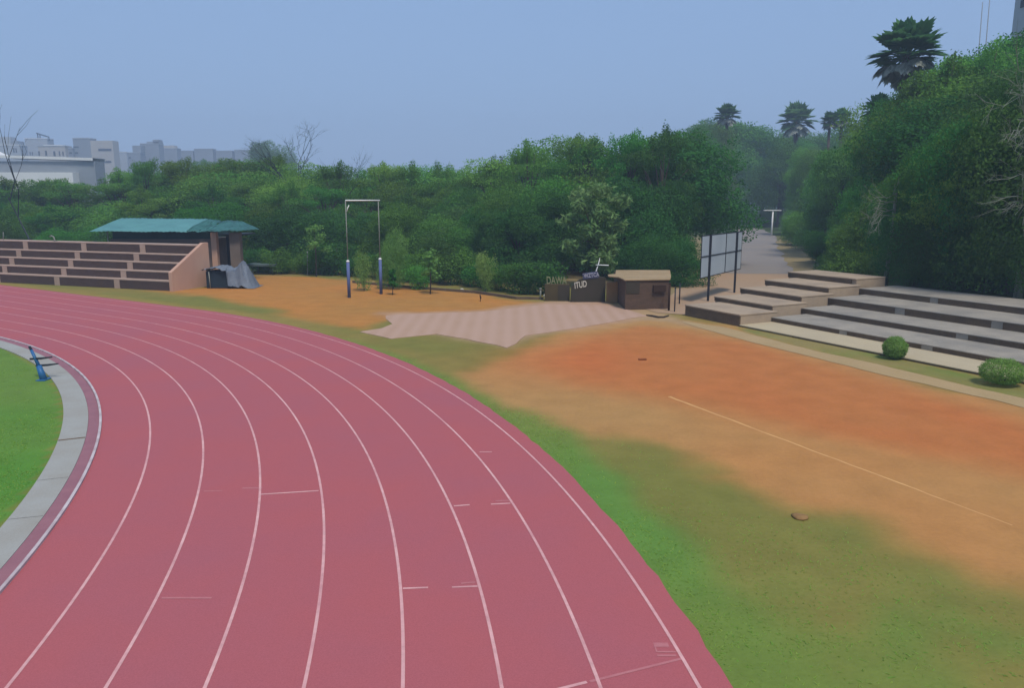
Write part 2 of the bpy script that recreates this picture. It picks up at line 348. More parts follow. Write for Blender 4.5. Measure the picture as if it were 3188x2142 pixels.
# ------------------------------------------------------------------ running track
def ring_pts(r, z, step=R(.5), straight=60.0):
    ps = []
    n = int((TH1 - TH0) / step)
    for i in range(n + 1):
        t = TH0 + (TH1 - TH0) * i / n; ps.append((BC[0] + r * math.cos(t), BC[1] + r * math.sin(t), z))
    d = (-math.sin(TH1), math.cos(TH1))
    for k in range(1, 41):
        s = straight * k / 40; ps.append((ps[n][0] + d[0] * s, ps[n][1] + d[1] * s, z))
    return ps
def ring(name, r0, r1, z, material, parent=None, z0=None, jag=0.0):
    a = ring_pts(r0, z); b = ring_pts(r1, z); mb = MB(); n = len(a)
    if jag:
        rr = random.Random(4); b = [((x + (rr.random() - .5) * jag), (y + (rr.random() - .5) * jag), z_) for x, y, z_ in b]
    if z0 is None:
        mb.add(a + b, [(i, n + i, n + i + 1, i + 1) for i in range(n - 1)], True)
    else:
        a0 = [(x, y, z0) for x, y, _ in a]; b0 = [(x, y, z0) for x, y, _ in b]
        mb.add(a + b, [(i, n + i, n + i + 1, i + 1) for i in range(n - 1)])
        mb.add(b + b0, [(i, n + i, n + i + 1, i + 1) for i in range(n - 1)])
        mb.add(a0 + a, [(i, n + i, n + i + 1, i + 1) for i in range(n - 1)])
    return mb.build(name, material, parent)
track = ring('running_track', 36.55, 46.68, .016, M['track'], z0=-.05, jag=.055)
tag(track, 'red rubber running track bending away with eight lanes', 'running track', kind='structure')
for k in range(1, 9):
    ring('lane_line', 36.5 + 1.22 * k - .024, 36.5 + 1.22 * k + .024, .021, M['line'], track)
def strip(x0, y0, x1, y1, w=.05, m='line'):
    d = Vector((x1 - x0, y1 - y0)); d.normalize(); n = Vector((-d.y, d.x)) * w / 2
    mb = MB(); mb.add([(x0 - n.x, y0 - n.y, .0205), (x1 - n.x, y1 - n.y, .0205), (x1 + n.x, y1 + n.y, .0205), (x0 + n.x, y0 + n.y, .0205)], [(0, 1, 2, 3)])
    mb.build('lane_mark', M[m], track)
for a in [(-6.40, 15.1, -6.02, 15.13, .05, 'faint_line'), (-5.66, 15.27, -5.24, 15.29, .07, 'faint_line'), (-5.16, 14.93, -4.02, 15.13, .05, 'line'), (-5.33, 10.76, -4.57, 10.76, .05, 'faint_line'),
          (-1.70, 11.05, -1.31, 11.08, .045, 'line'), (-.94, 11.09, -.54, 11.12, .045, 'line'), (-.8, 11.21, -.58, 11.25, .04, 'faint_line'), (-1.15, 14.32, -.84, 14.38, .05, 'line'),
          (-.42, 14.41, -.03, 14.46, .05, 'line'), (-.33, 14.58, -.06, 14.6, .05, 'faint_line'), (-.78, 17.62, -.48, 17.62, .05, 'line'), (2.24, 9.19, .98, 8.70, .045, 'faint_line'), (.94, 8.69, .3, 8.44, .05, 'line')]:
    strip(*a)
# worn painted box and bars beside the outer lane line
mb = MB()
for x0, x1, y0, y1 in [(1.93, 2.13, 9.46, 9.56), (1.93, 1.95, 9.34, 9.46), (1.95, 2.20, 9.33, 9.36), (1.93, 2.18, 9.24, 9.28)]:
    mb.add([(x0, y0, .0203), (x1, y0, .0203), (x1, y1, .0203), (x0, y1, .0203)], [(0, 1, 2, 3)])
mb.build('worn_mark', M['faint_line'], track)

# inner kerb, its dark strip and the slab drain
kb = ring('track_kerb', 36.5, 36.56, .065, M['kerb'], z0=-.03)
tag(kb, 'white raised kerb rail along the inner edge of the track', 'kerb', kind='structure')
ks = ring('kerb_strip', 36.235, 36.495, .03, M['kerb_strip'], z0=-.03)
tag(ks, 'dull mauve strip between the white kerb and the grey drain slabs', 'kerb strip', kind='structure')
dr = ring('drain_cover', 35.62, 36.23, .035, M['drain'], z0=-.05)
tag(dr, 'pale concrete slab drain curving round the infield grass', 'drain', kind='structure')
def drain_joint(th, w):
    mb = MB(); h = w / 36
    P = [(BC[0] + r * math.cos(t), BC[1] + r * math.sin(t), .0375) for r, t in ((35.63, th - h / 2), (36.22, th - h / 2), (36.22, th + h / 2), (35.63, th + h / 2))]
    mb.add(P, [(0, 1, 2, 3)]); mb.build('slab_joint', M['riser'] if w > .06 else M['dark'], dr)
def th_of(x, y): 
    a, b = gp(x, y); return math.atan2(b - BC[1], a - BC[0])
drain_joint(th_of(225, 1371), .10)
for x, y in [(205, 1163), (130, 1500), (60, 1620)]: drain_joint(th_of(x, y), .012)

# pale lime line across the clay and the scattered bits on it
mb = MB(); A = gp(2082, 1235); B = gp(3150, 1637)
n = 26; prev = None; rr = random.Random(2); d = Vector((B[0] - A[0], B[1] - A[1])).normalized(); pn = Vector((-d.y, d.x))
pts = []
for i in range(n + 1):
    t = i / n; x = A[0] + (B[0] - A[0]) * t; y = A[1] + (B[1] - A[1]) * t; w = (.042 + .018 * rr.random()) * (1 - .6 * t); o = (rr.random() - .5) * .03
    pts += [(x + pn.x * (o - w), y + pn.y * (o - w), .004), (x + pn.x * (o + w), y + pn.y * (o + w), .004)]
mb.add(pts, [(2 * i, 2 * i + 2, 2 * i + 3, 2 * i + 1) for i in range(n)])
tag(mb.build('lime_line', M['limeline']), 'faded pale line marked across the orange clay', 'line marking', kind='structure')

# dusty paved apron, gravel path, dirt road as sheets
def sheet(name, poly, z, m, label, cat, thick=0.0, jag=0.0, seg=1.2):
    rr = random.Random(len(poly)); P = []
    for i in range(len(poly)):
        a = Vector(poly[i]); b = Vector(poly[(i + 1) % len(poly)]); k = max(1, int((b - a).length / seg)) if jag else 1
        for j in range(k):
            q = a.lerp(b, j / k)
            if jag: q = q + Vector(((rr.random() - .5) * jag, (rr.random() - .5) * jag))
            P.append(q)
    me = bpy.data.meshes.new(name); import bmesh
    bm = bmesh.new(); vs = [bm.verts.new((q.x, q.y, z)) for q in P]; f = bm.faces.new(vs); bmesh.ops.recalc_face_normals(bm, faces=[f])
    if f.normal.z < 0: f.normal_flip()
    if thick:
        r_ = bmesh.ops.extrude_face_region(bm, geom=[f]); 
        for e in r_['geom']:
            if isinstance(e, bmesh.types.BMVert): e.co.z -= thick
        bmesh.ops.recalc_face_normals(bm, faces=bm.faces[:])
    bmesh.ops.triangulate(bm, faces=bm.faces[:]); bm.to_mesh(me); bm.free()
    return tag(link(name, me, m), label, cat, kind='structure')
m, nt, out = new_mat('paver_bands'); N = nt.nodes.new; L = nt.links.new
p = N('ShaderNodeBsdfPrincipled'); p.inputs['Roughness'].default_value = .9; p.inputs['Specular IOR Level'].default_value = .15; L(p.outputs[0], out.inputs[0])
tc = N('ShaderNodeTexCoord'); sx = N('ShaderNodeSeparateXYZ'); n1 = N('ShaderNodeTexNoise'); n1.inputs['Scale'].default_value = .5; n1.inputs['Detail'].default_value = 6; L(tc.outputs['Object'], sx.inputs[0]); L(tc.outputs['Object'], n1.inputs['Vector'])
mu = N('ShaderNodeMath'); mu.operation = 'MULTIPLY'; mu.inputs[1].default_value = 2 * math.pi / .72; L(sx.outputs['X'], mu.inputs[0]); sn_ = N('ShaderNodeMath'); sn_.operation = 'SINE'; L(mu.outputs[0], sn_.inputs[0])
mp = N('ShaderNodeMapRange'); mp.inputs['From Min'].default_value = -1; mp.inputs['From Max'].default_value = 1; L(sn_.outputs[0], mp.inputs[0])
fa_ = N('ShaderNodeMath'); fa_.operation = 'MULTIPLY'; L(mp.outputs[0], fa_.inputs[0]); L(n1.outputs[0], fa_.inputs[1])
mx = N('ShaderNodeMix'); mx.data_type = 'RGBA'; mx.inputs['A'].default_value = (*alb(180, 153, 140), 1); mx.inputs['B'].default_value = (*alb(169, 141, 122), 1); L(fa_.outputs[0], mx.inputs['Factor']); L(mx.outputs['Result'], p.inputs['Base Color'])
sheet('paved_apron', gpl([(1122, 1034), (1220, 1056), (1362, 1040), (1450, 1058), (1585, 1084), (1640, 1046), (1760, 1028), (1980, 990), (2010, 984), (1900, 950), (1700, 948), (1500, 972), (1250, 979), (1200, 984), (1222, 1010), (1190, 1022)]), .022, m, 'pale dusty paved apron with faint bands and a pointed front corner', 'paving', thick=.05, jag=.22, seg=.8)
sheet('path', gpl([(2250, 1018), (2330, 1039), (2500, 1084), (2780, 1147), (3188, 1244), (3700, 1375), (3700, 1410), (3188, 1269), (2740, 1166), (2500, 1105), (2300, 1055), (2150, 1012), (2120, 1000)]), .012, M['path'], 'beige gravel path beside the terraced seating', 'path', jag=.12, seg=.7)
road = [(6.6, 43.6), (10, 48.5), (13.2, 56), (16.4, 66), (24.4, 67.5), (21.5, 58), (17.6, 50.5), (12.4, 42.6), (9.2, 40.0), (8.0, 40.6)]
sheet('dirt_road', road, .02, M['road'], 'dusty beige road between the booth and the terraces', 'road', jag=.6, seg=1.5)
sheet('gravel_road', [(15.6, 63.5), (24, 90), (33, 118), (42, 147), (49, 176), (54, 178), (49, 150), (41.5, 121), (32.5, 94), (24.4, 67.5), (22.6, 62)], .028, M['road2'], 'grey gravel road running away between the trees behind the signboard', 'road', jag=.7, seg=3)

# ------------------------------------------------------------------ left stand
ld = Vector((.9404, -.3402, 0)); ln = Vector((.3402, .9404, 0))
ML = Matrix(((ld.x, ln.x, 0, -22.5), (ld.y, ln.y, 0, 50.5), (0, 0, 1, 0), (0, 0, 0, 1)))     # a along the front, b backwards
tops = [.66, 1.2, 1.74, 2.27, 2.89]; tread = .62
stand = empty('spectator_stand'); tag(stand, 'brown five-tier spectator stand with pale dividers beside the far bend', 'spectator stand')
stand.matrix_world = ML
A0 = -36.0
for i, z in enumerate(tops):
    zb = tops[i - 1] if i else 0.0
    mb = MB(); mb.box(A0, -.02, i * tread + .07, (i + 1) * tread + (.065 if i < 4 else .4), -.05 if i == 0 else zb - .05, z - .075)
    mb.box(A0, -.02, i * tread - .02, (i + 1) * tread + (.065 if i < 4 else .4), z - .072, z)
    t = mb.build('tier', M['stand_light'], stand)
    xs_ = [-32.3, -26.85, -21.35, -15.95, -10.12, -4.63]
    cuts = [A0] + xs_ + [0]
    for k in range(len(cuts) - 1):
        a0 = cuts[k] + (.24 if k else 0); a1 = cuts[k + 1] - (.24 if k < len(cuts) - 2 else .03)
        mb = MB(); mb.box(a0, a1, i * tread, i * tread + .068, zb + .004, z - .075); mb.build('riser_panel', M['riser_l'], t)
    for x_ in xs_:
        mb = MB(); mb.box(x_ - .235, x_ + .235, i * tread - .03, i * tread + .068, zb + .004, z - .076); mb.build('divider', M['stand_light'], t)
mb = MB()
prof = [(-.15, -.1), (3.45, -.1), (3.45, 3.02), (2.95, 3.02), (-.15, 1.25)]
vs = [(x, y, z) for x in (0, .26) for y, z in prof]
mb.add(vs, [(4, 3, 2, 1, 0), (5, 6, 7, 8, 9)] + [(i, (i + 1) % 5, 5 + (i + 1) % 5, 5 + i) for i in range(5)])
mb.build('end_wall', M['endwall'], stand, bevel=.02)
# pipe and stick on the top tier
def onstand(a, b, z): return ML @ Vector((a, b, z))
q = [onstand(-13.2, 2.7, 2.89), onstand(-13.2, 2.7, 3.02), onstand(-13.28, 2.7, 3.22), onstand(-13.5, 2.7, 3.3), onstand(-13.66, 2.7, 3.22)]
mb = MB(); mb.tube(q, [.06, .05, .05, .05, .045]); mb.tube([onstand(-13.3, 2.7, 2.9), onstand(-12.95, 2.7, 2.9)], [.05, .035])
tag(mb.build('water_spout', M['greywhite']), 'small curved pale pipe on top of the brown stand', 'pipe')
mb = MB(); mb.tube([onstand(-18.6, 2.75, 2.85), onstand(-18.5, 2.75, 3.5)], [.035, .025])
tag(mb.build('short_stake', M['greywhite']), 'short pale stick standing at the back of the brown stand', 'stake')

# ------------------------------------------------------------------ shed with teal roof behind the stand
shed = empty('shed', (-25.5, 57.5, 0)); tag(shed, 'long shed with a torn teal sheet roof and dark doorway', 'shed')
def wbuild(mb, name, m, parent, bevel=0):
    o = mb.build(name, m, parent, bevel); o.matrix_parent_inverse = parent.matrix_world.inverted() if False else Matrix.Translation(-Vector(parent.location)); return o
mb = MB(); mb.box(-29.9, -22.2, 57.6, 61.5, 0, 3.05); wbuild(mb, 'wall', M['shedwall'], shed)
mb = MB(); mb.box(-29.7, -22.3, 57.62, 57.9, 3.05, 3.6); mb.box(-29.7, -22.3, 61, 61.3, 3.05, 4.0); wbuild(mb, 'dark_panel', M['shedpanel'], shed)
mb = MB(); mb.tube([(-29.85, 57.2, 0), (-29.85, 57.2, 3.66)], .05); wbuild(mb, 'roof_post', M['greywhite'], shed)
mb = MB(); mb.box(-22.3, -21.9, 57.3, 57.75, 0, 3.55); wbuild(mb, 'pillar', M['endwall'], shed)
mb = MB(); mb.box(-20.9, -20.15, 57.2, 57.8, 0, 3.55); wbuild(mb, 'pillar', M['shedpost'], shed)
mb = MB(); mb.box(-21.9, -20.9, 59.3, 59.4, 0, 3.3); mb.box(-21.9, -20.15, 57.9, 60.8, 3.3, 3.4); wbuild(mb, 'doorway', M['black'], shed)
def roof_sheet(poly4, name, m, ridges, wob, seed, holes=0.0):
    """a corrugated sheet roof over four corners (front-left, front-right, back-right, back-left)"""
    rr = np.random.default_rng(seed); a, b, c, d = [np.array(q) for q in poly4]; nu, nv = ridges * 4, 10
    V = []; Fs = []
    for j in range(nv + 1):
        for i in range(nu + 1):
            s, t = i / nu, j / nv; q = (a * (1 - s) + b * s) * (1 - t) + (d * (1 - s) + c * s) * t
            q = q + np.array([0, 0, .018 * math.sin(2 * math.pi * ridges * s) + wob * (fbm(np.array([s * 9.]), np.array([t * 3.]), 1, seed)[0])]); V.append(q)
    for j in range(nv):
        for i in range(nu):
            if holes and rr.random() < holes * (i / nu) ** 1.5: continue
            k = j * (nu + 1) + i; Fs.append((k, k + 1, k + nu + 2, k + nu + 1))
    mb = MB(); mb.add(V, Fs, True); o = wbuild(mb, name, m, shed)
    sm = o.modifiers.new('thick', 'SOLIDIFY'); sm.thickness = .03
    return o
roof_sheet([(-30.7, 56.3, 3.68), (-23.7, 56.5, 3.60), (-23.5, 60.2, 4.46), (-30.1, 60, 4.5)], 'roof', M['roof'], 22, .05, 3)
roof_sheet([(-23.75, 56.6, 3.66), (-22.3, 56.6, 3.6), (-21.9, 60, 4.3), (-23.6, 60.1, 4.46)], 'roof', M['roof_worn'], 8, .16, 5, .12)
roof_sheet([(-22.2, 56.4, 3.62), (-18.5, 56.9, 3.74), (-20.6, 59.6, 4.28), (-22.0, 59.9, 4.34)], 'roof', M['roof_worn'], 12, .10, 6, .05)

# ------------------------------------------------------------------ tarpaulin-covered cart beside the stand
cart = empty('covered_cart', (-19.4, 52.4, 0)); tag(cart, 'navy crate half covered by a crumpled grey tarpaulin beside the stand', 'covered crate')
mb = MB(); mb.box(-20.75, -19.2, 52.0, 53.6, .02, 1.16); wbuild(mb, 'crate', M['navy'], cart, .03)
mb = MB(); mb.tube([(-20.45, 51.9, 0), (-20.5, 51.9, 1.14)], .035); wbuild(mb, 'leg', M['greywhite'], cart)
mb = MB(); V = []; nu, nv = 56, 36
for j in range(nv + 1):
    for i in range(nu + 1):
        x = -20.95 + 3.5 * i / nu; y = 51.75 + 2.1 * j / nv
        pk = 1.86 - 1.15 * abs(x + 18.45) - .45 * abs(y - 52.8); flat = 1.2 + .22 * math.exp(-((x + 20.1) / .7) ** 2) if x < -19.0 else 1.2 - (x + 19.0) * 2.2
        z = max(pk if x < -18.45 else 1.86 - 1.9 * (x + 18.45) - .45 * abs(y - 52.8), flat, .03)
        edge = max(0, (52.05 - y) / .3)
        if x > -19.25: z = z * (1 - min(1, edge) * .85)
        f = fbm(np.array([x * 2.2 + y]), np.array([y * 2.2]), 1, 8)[0]; z = max(.03, z + .16 * (1 - abs(f) * 2) - .1 if z > .1 else z)
        V.append((x + .1 * f, y + .1 * f, z))
mb.add(V, [(j * (nu + 1) + i, j * (nu + 1) + i + 1, (j + 1) * (nu + 1) + i + 1, (j + 1) * (nu + 1) + i) for j in range(nv) for i in range(nu)])
t = wbuild(mb, 'tarpaulin', M['tarp'], cart)
# low steel table in the shade
tb = empty('steel_table', (-20.0, 62.2, 0)); tag(tb, 'low grey steel table in shade right of the shed', 'table')
mb = MB(); mb.box(-21.2, -18.9, 61.4, 63.2, .80, .86); mb.box(-21.2, -18.9, 61.35, 61.395, .70, .86); wbuild(mb, 'tabletop', M['steel'], tb, .01)
for x_ in (-20.8, -19.2):
    for y_ in (61.6, 63.0):
        mb = MB(); mb.tube([(x_, y_, 0), (x_, y_, .8)], .035); wbuild(mb, 'leg', M['steel'], tb)

# ------------------------------------------------------------------ tall bar frame with padded posts
fr = empty('rope_frame', (-9.2, 47.9, 0)); tag(fr, 'tall thin white bar frame on two blue padded posts', 'bar frame')
P0, P1 = Vector((-10.03, 47.05, 0)), Vector((-8.37, 48.88, 0))
for P_ in (P0, P1):
    mb = MB(); mb.tube([P_, P_ + Vector((0, 0, 2.2))], .098, 14); pd = wbuild(mb, 'post_pad', M['blue'], fr)
    mb = MB(); mb.tube([P_ + Vector((0, 0, 2.2)), P_ + Vector((0, 0, 2.27)), P_ + Vector((0, 0, 2.31))], [.1, .095, .05], 14); o = mb.build('pad_cap', M['white'], pd)
    mb = MB(); mb.tube([P_ + Vector((0, 0, 2.3)), P_ + Vector((0, 0, 5.87))], .03, 8); wbuild(mb, 'upright', M['greywhite'], fr)
mb = MB(); mb.tube([P0 + Vector((0, 0, 5.9)), P1 + (P1 - P0) * .05 + Vector((0, 0, 5.9))], .04, 8); wbuild(mb, 'crossbar', M['white'], fr)
k = P0.lerp(P1, .1)
mb = MB(); mb.tube([k + Vector((0, 0, 5.62)), k + Vector((-.08, -.05, 5.45)), k + Vector((-.13, -.08, 5.25))], [.025, .03, .025], 6); wbuild(mb, 'hook', M['white'], fr)

# two slender poles behind it
mb = MB(); mb.tube([(-16.3, 61.2, 0), (-16.23, 61.2, 1.9)], .045)
tag(mb.build('guard_pole', M['greywhite']), 'thin pale pole under the leafy sapling near the table', 'pole')
mb = MB(); mb.tube([(-14.66, 63, 0), (-14.64, 63, 2.0)], .07); mb.tube([(-14.64, 63, 2.0), (-14.62, 63, 2.08)], .085)
tag(mb.build('blue_pole', M['blue']), 'short blue pole right of the leafy sapling', 'pole')

# dark edging along the planted border and painted stones
kp = [(-11.53, 55.6), (-7.0, 52.2), (-2.4, 49.4), (.3, 46.3), (1.9, 46.1)]
mb = MB()
for a, b in zip(kp, kp[1:]):
    a = Vector((*a, 0)); b = Vector((*b, 0)); d = (b - a).normalized(); n_ = Vector((-d.y, d.x, 0)) * .09
    mb.add([a - n_, b - n_, b + n_, a + n_] + [v + Vector((0, 0, .16)) for v in (a - n_, b - n_, b + n_, a + n_)], [(3, 2, 1, 0), (4, 5, 6, 7), (0, 1, 5, 4), (1, 2, 6, 5), (2, 3, 7, 6), (3, 0, 4, 7)])
tag(mb.build('border_kerb', M['riser']), 'low dark kerb edging the planted border', 'kerb', kind='structure')
import bmesh
def rock(name, loc, s, m, label, cat, group=None, sq=.8):
    bm = bmesh.new(); bmesh.ops.create_icosphere(bm, subdivisions=2, radius=1); r_ = random.Random(hash(label) % 1000)
    for v_ in bm.verts: v_.co *= s * (.85 + .3 * r_.random()); v_.co.z *= sq
    me = bpy.data.meshes.new(name); bm.to_mesh(me); bm.free(); me.polygons.foreach_set('use_smooth', [True] * len(me.polygons))
    o = link(name, me, m, loc=(loc[0], loc[1], s * sq * .6)); return tag(o, label, cat, group)
rock('painted_stone', gp(1439, 905), .13, M['stone'], 'small whitewashed stone on the kerb of the planted border', 'stone')
rock('painted_stone', gp(1697, 924), .13, M['stone'], 'small whitewashed stone at the foot of the olive sign wall', 'stone')
rock('grey_boulder', gp(1749, 932), .28, M['drain'], 'grey boulder at the foot of the sign wall', 'boulder')
x_, y_ = gp(1495, 938); mb = MB(); mb.tube([(x_, y_, 0), (x_ + .03, y_, .2), (x_ - .01, y_, .4)], [.035, .05, .03]); tag(mb.build('wooden_stake', M['brown_d']), 'tiny dark stake stuck in the clay before the border', 'stake')
x_, y_ = gp(2000, 1121); mb = MB(); mb.box(-.15, .15, -.07, .07, 0, .06); o = mb.build('loose_brick', M['brick'], None, .015, (x_, y_, .0)); o.rotation_euler.z = .1; tag(o, 'lone brown brick lying on the orange clay', 'brick')
hp = [gp(*q) for q in [(2012, 988), (2040, 990), (2075, 992), (2110, 988), (2150, 984)]]; hp = [gp(*q) for q in [(2012, 984), (2030, 986), (2048, 990), (2066, 990), (2082, 985)]]
mb = MB(); mb.tube([(x, y, .05) for x, y in hp], [.03, .05, .05, .045, .03], 6); tag(mb.build('hose', M['hose']), 'short dark hose curled on the dust before the booth', 'hose')
x_, y_ = gp(2490, 1612)
rock('clay_clod', (x_, y_), .16, M['clod'], 'low clod of earth at the edge of clay and turf', 'clod', sq=.2)
x_, y_ = gp(1695, 905); mb = MB(); mb.tube([(1.72, 46.0, 0), (1.72, 46.0, .62)], .05); mb.tube([(1.72, 46, .62), (1.72, 46, .72)], .075); o = mb.build('bollard', M['greywhite']); tag(o, 'small pale bollard left of the olive sign wall', 'bollard')

# ------------------------------------------------------------------ sign walls with lettering
def text(body, size, m, parent, loc, rot, shear=0.0, ext=.012, name='lettering', sx=1.0):
    c = bpy.data.curves.new(name, 'FONT'); c.body = body; c.size = size; c.extrude = ext; c.shear = shear; c.offset = size * .012
    tmp = bpy.data.objects.new(name + '_tmp', c); COL.objects.link(tmp)
    me = bpy.data.meshes.new_from_object(tmp.evaluated_get(bpy.context.evaluated_depsgraph_get())); bpy.data.objects.remove(tmp)
    me.materials.clear(); me.name = name
    o = link(name, me, m, parent); o.location = loc; o.rotation_euler = rot; o.scale.x = sx; return o
sw = empty('sign_wall', (4.4, 45.1, 0)); tag(sw, 'dark wall with slanted white and pale blue lettering', 'sign wall')
mb = MB(); pr = [(3.45, -.05), (5.5, -.05), (5.5, 1.45), (5.05, 1.50), (4.2, 1.40), (3.95, 1.32), (3.5, .9)]
vs = [(x, y, z) for y in (45.0, 45.25) for x, z in pr]; n = len(pr)
mb.add(vs, [tuple(range(n)), tuple(range(2 * n - 1, n - 1, -1))] + [(i, n + i, n + (i + 1) % n, (i + 1) % n) for i in range(n)]); wbuild(mb, 'wall', M['signwall'], sw)
text('ITUD', .52, M['letter_w'], sw, (3.68 - 4.4, -.12, .80), (R(90), R(-10), 0), .1, sx=.62)
mb = MB(); vs = [(x, y, z) for y in (44.98, 45.03) for x, z in [(4.18, 1.36), (5.08, 1.45), (5.02, 1.83), (4.12, 1.70)]]
vs = [(x, y - .02, z) for x, y, z in vs]
mb.add(vs, [(0, 1, 2, 3), (7, 6, 5, 4), (0, 4, 5, 1), (1, 5, 6, 2), (2, 6, 7, 3), (3, 7, 4, 0)]); b_ = wbuild(mb, 'name_board', mat('navy_name_board', alb(66, 72, 108), alb(80, 84, 112), 3, .6), sw)
text('WZTCA', .34, M['letter_b'], sw, (4.22 - 4.4, -.16, 1.44), (R(90), R(-6), 0), .0, sx=.72)
ow = empty('sign_wall', (2.6, 45.6, 0)); tag(ow, 'olive brown wall carrying tall pale standing letters', 'sign wall')
mb = MB(); mb.box(1.95, 3.44, 45.45, 45.7, -.05, 1.02); wbuild(mb, 'wall', M['olivewall'], ow, .02)
mb = MB(); mb.box(2.72, 3.40, 45.43, 45.445, .03, .95); wbuild(mb, 'dark_bay', M['signwall'], ow)
text('DAWA', .62, M['letter_o'], ow, (2.05 - 2.6, -.1, 1.03), (R(90), 0, 0), -.1, .02, sx=.62)
ms = empty('mast', (5.02, 46.2, 0)); tag(ms, 'thin white mast with a crossarm behind the dark sign wall', 'mast')
mb = MB(); mb.tube([(5.0, 46.2, 0), (5.02, 46.2, 1.6), (5.18, 46.2, 2.1), (5.27, 46.2, 2.5)], [.035, .035, .03, .015], 6); wbuild(mb, 'pole', M['white'], ms)
mb = MB(); mb.tube([(5.02, 46.15, 2.10), (5.8, 46.15, 2.07)], [.025, .035], 6); wbuild(mb, 'crossarm', M['white'], ms)

# ------------------------------------------------------------------ booth, tan wall, gate posts
bo = empty('guard_booth', (7.5, 43.5, 0), 0); tag(bo, 'squat brown brick booth with a wide beige flat roof', 'booth')
mb = MB(); mb.prism([(6.2, 41.75), (8.62, 42.05), (9.3, 46.8), (6.2, 46.8)], -.05, 1.60); wbuild(mb, 'wall', M['brown'], bo)
mb = MB(); mb.prism([(6.12, 41.66), (8.66, 41.97), (9.0, 43.4), (9.75, 47.4), (6.4, 47.4), (6.05, 44.9), (5.55, 44.5), (5.5, 43.8), (6.0, 43.2)], 1.605, 1.68); wbuild(mb, 'roof', M['slab'], bo, .02)
mb = MB(); mb.box(7.72, 8.42, 41.75, 41.99, .98, 1.34, Matrix.Translation((7.5, 41.9, 0)) @ Matrix.Rotation(.123, 4, 'Z') @ Matrix.Translation((-7.5, -41.9, 0)))
wbuild(mb, 'window', M['brown_d'], bo)
mb = MB(); mb.box(6.23, 6.98, 41.72, 41.79, .9, 1.58, Matrix.Translation((6.2, 41.75, 0)) @ Matrix.Rotation(.123, 4, 'Z') @ Matrix.Translation((-6.2, -41.75, 0)))
wbuild(mb, 'dark_panel', M['signwall'], bo)
mb = MB(); mb.box(5.53, 6.18, 44.6, 44.85, -.05, 1.22); tag(mb.build('wall', M['tanwall'], None, .015), 'short tan wall between the dark sign wall and the brown booth', 'wall')
for x_, y_, h_, r_, lb in [(8.52, 41.35, 1.5, .06, 'thick dark gate post at the right corner of the brown booth'), (8.75, 40.95, 1.3, .035, 'thin dark post standing in the pale road right of the booth'), (9.68, 44.1, 1.2, .04, 'thin dark post further back in the pale road near the terrace end')]:
    mb = MB(); mb.tube([(x_, y_, -.05), (x_, y_, h_)], r_, 8); mb.tube([(x_, y_, h_), (x_, y_, h_ + .03)], r_ * 1.25, 8); tag(mb.build('gate_post', M['brown_d'] if r_ > .05 else M['black']), lb, 'post')

# ------------------------------------------------------------------ signboard seen from behind
sb = empty('signboard', (13, 47.4, 0)); tag(sb, 'grey signboard on two dark posts, seen from behind', 'signboard')
q0, q1 = Vector((11.65, 45.35, 0)), Vector((14.39, 49.47, 0)); sd = (q1 - q0).normalized(); sn = Vector((-sd.y, sd.x, 0))
for q_ in (q0, q1):
    mb = MB(); mb.box(-.055, .055, -.055, .055, -.05, 3.9, Matrix.Translation(q_) @ Matrix.Rotation(math.atan2(sd.y, sd.x), 4, 'Z')); wbuild(mb, 'post', M['black'], sb)
MS = Matrix.Translation(q0) @ Matrix.Rotation(math.atan2(sd.y, sd.x), 4, 'Z'); SL = (q1 - q0).length
zb0, zt0 = 1.50, 3.88
mb = MB(); mb.box(-1.25, SL + 1.2, .065, .09, zb0, zt0, MS); wbuild(mb, 'panel', M['board'], sb)
mb = MB()
for a in [(-1.28, SL + 1.23, .055, .1, zb0 - .05, zb0), (-1.28, SL + 1.23, .055, .1, zt0, zt0 + .05), (SL + 1.2, SL + 1.25, .055, .1, zb0, zt0), (-1.28, -1.25, .055, .1, zb0, zt0)]: mb.box(*a, MS)
wbuild(mb, 'frame', M['black'], sb)
mb = MB(); mb.box(-1.25, SL + 1.2, .03, .062, 2.68, 2.73, MS); mb.box(SL * .60, SL * .60 + .05, .032, .064, zb0, 2.679, MS); mb.box(SL * .60, SL * .60 + .05, .032, .064, 2.731, zt0, MS); wbuild(mb, 'brace', M['black'], sb)

# ------------------------------------------------------------------ terraced seating on the right
MR = Matrix(((RU[0], RV[0], 0, RSO[0]), (RU[1], RV[1], 0, RSO[1]), (0, 0, 1, 0), (0, 0, 0, 1)))
ta = empty('terrace'); ta.matrix_world = MR; tag(ta, 'upper left block of wide concrete terrace steps behind the signboard', 'terrace')
rows = [(-3.95, 0, 0, .58, -.1), (-4.45, -.33, 2.4, .83, .58), (-5.0, -.68, 4.75, 1.11, .83), (-5.5, -1.02, 7.1, 1.40, 1.11), (-6.1, -1.32, 9.55, 1.72, 1.40)]
for i, (a0, a1, b, z, zb) in enumerate(rows):
    b1 = rows[i + 1][2] + .06 if i < 4 else b + 2.4
    mb = MB(); mb.box(a0, a1, b + .06, b1, -.1, z - .07); mb.box(a0 - .02, a1 + .02, b - .03, b1, z - .068, z)
    t = mb.build('tier', M['conc'], ta, .012)
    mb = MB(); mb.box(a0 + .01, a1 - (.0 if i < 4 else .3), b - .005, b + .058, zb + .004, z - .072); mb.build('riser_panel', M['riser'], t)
tb2 = empty('terrace'); tb2.matrix_world = MR; tag(tb2, 'long lower block of concrete terrace steps under the dark trees', 'terrace')
AE = 26.0
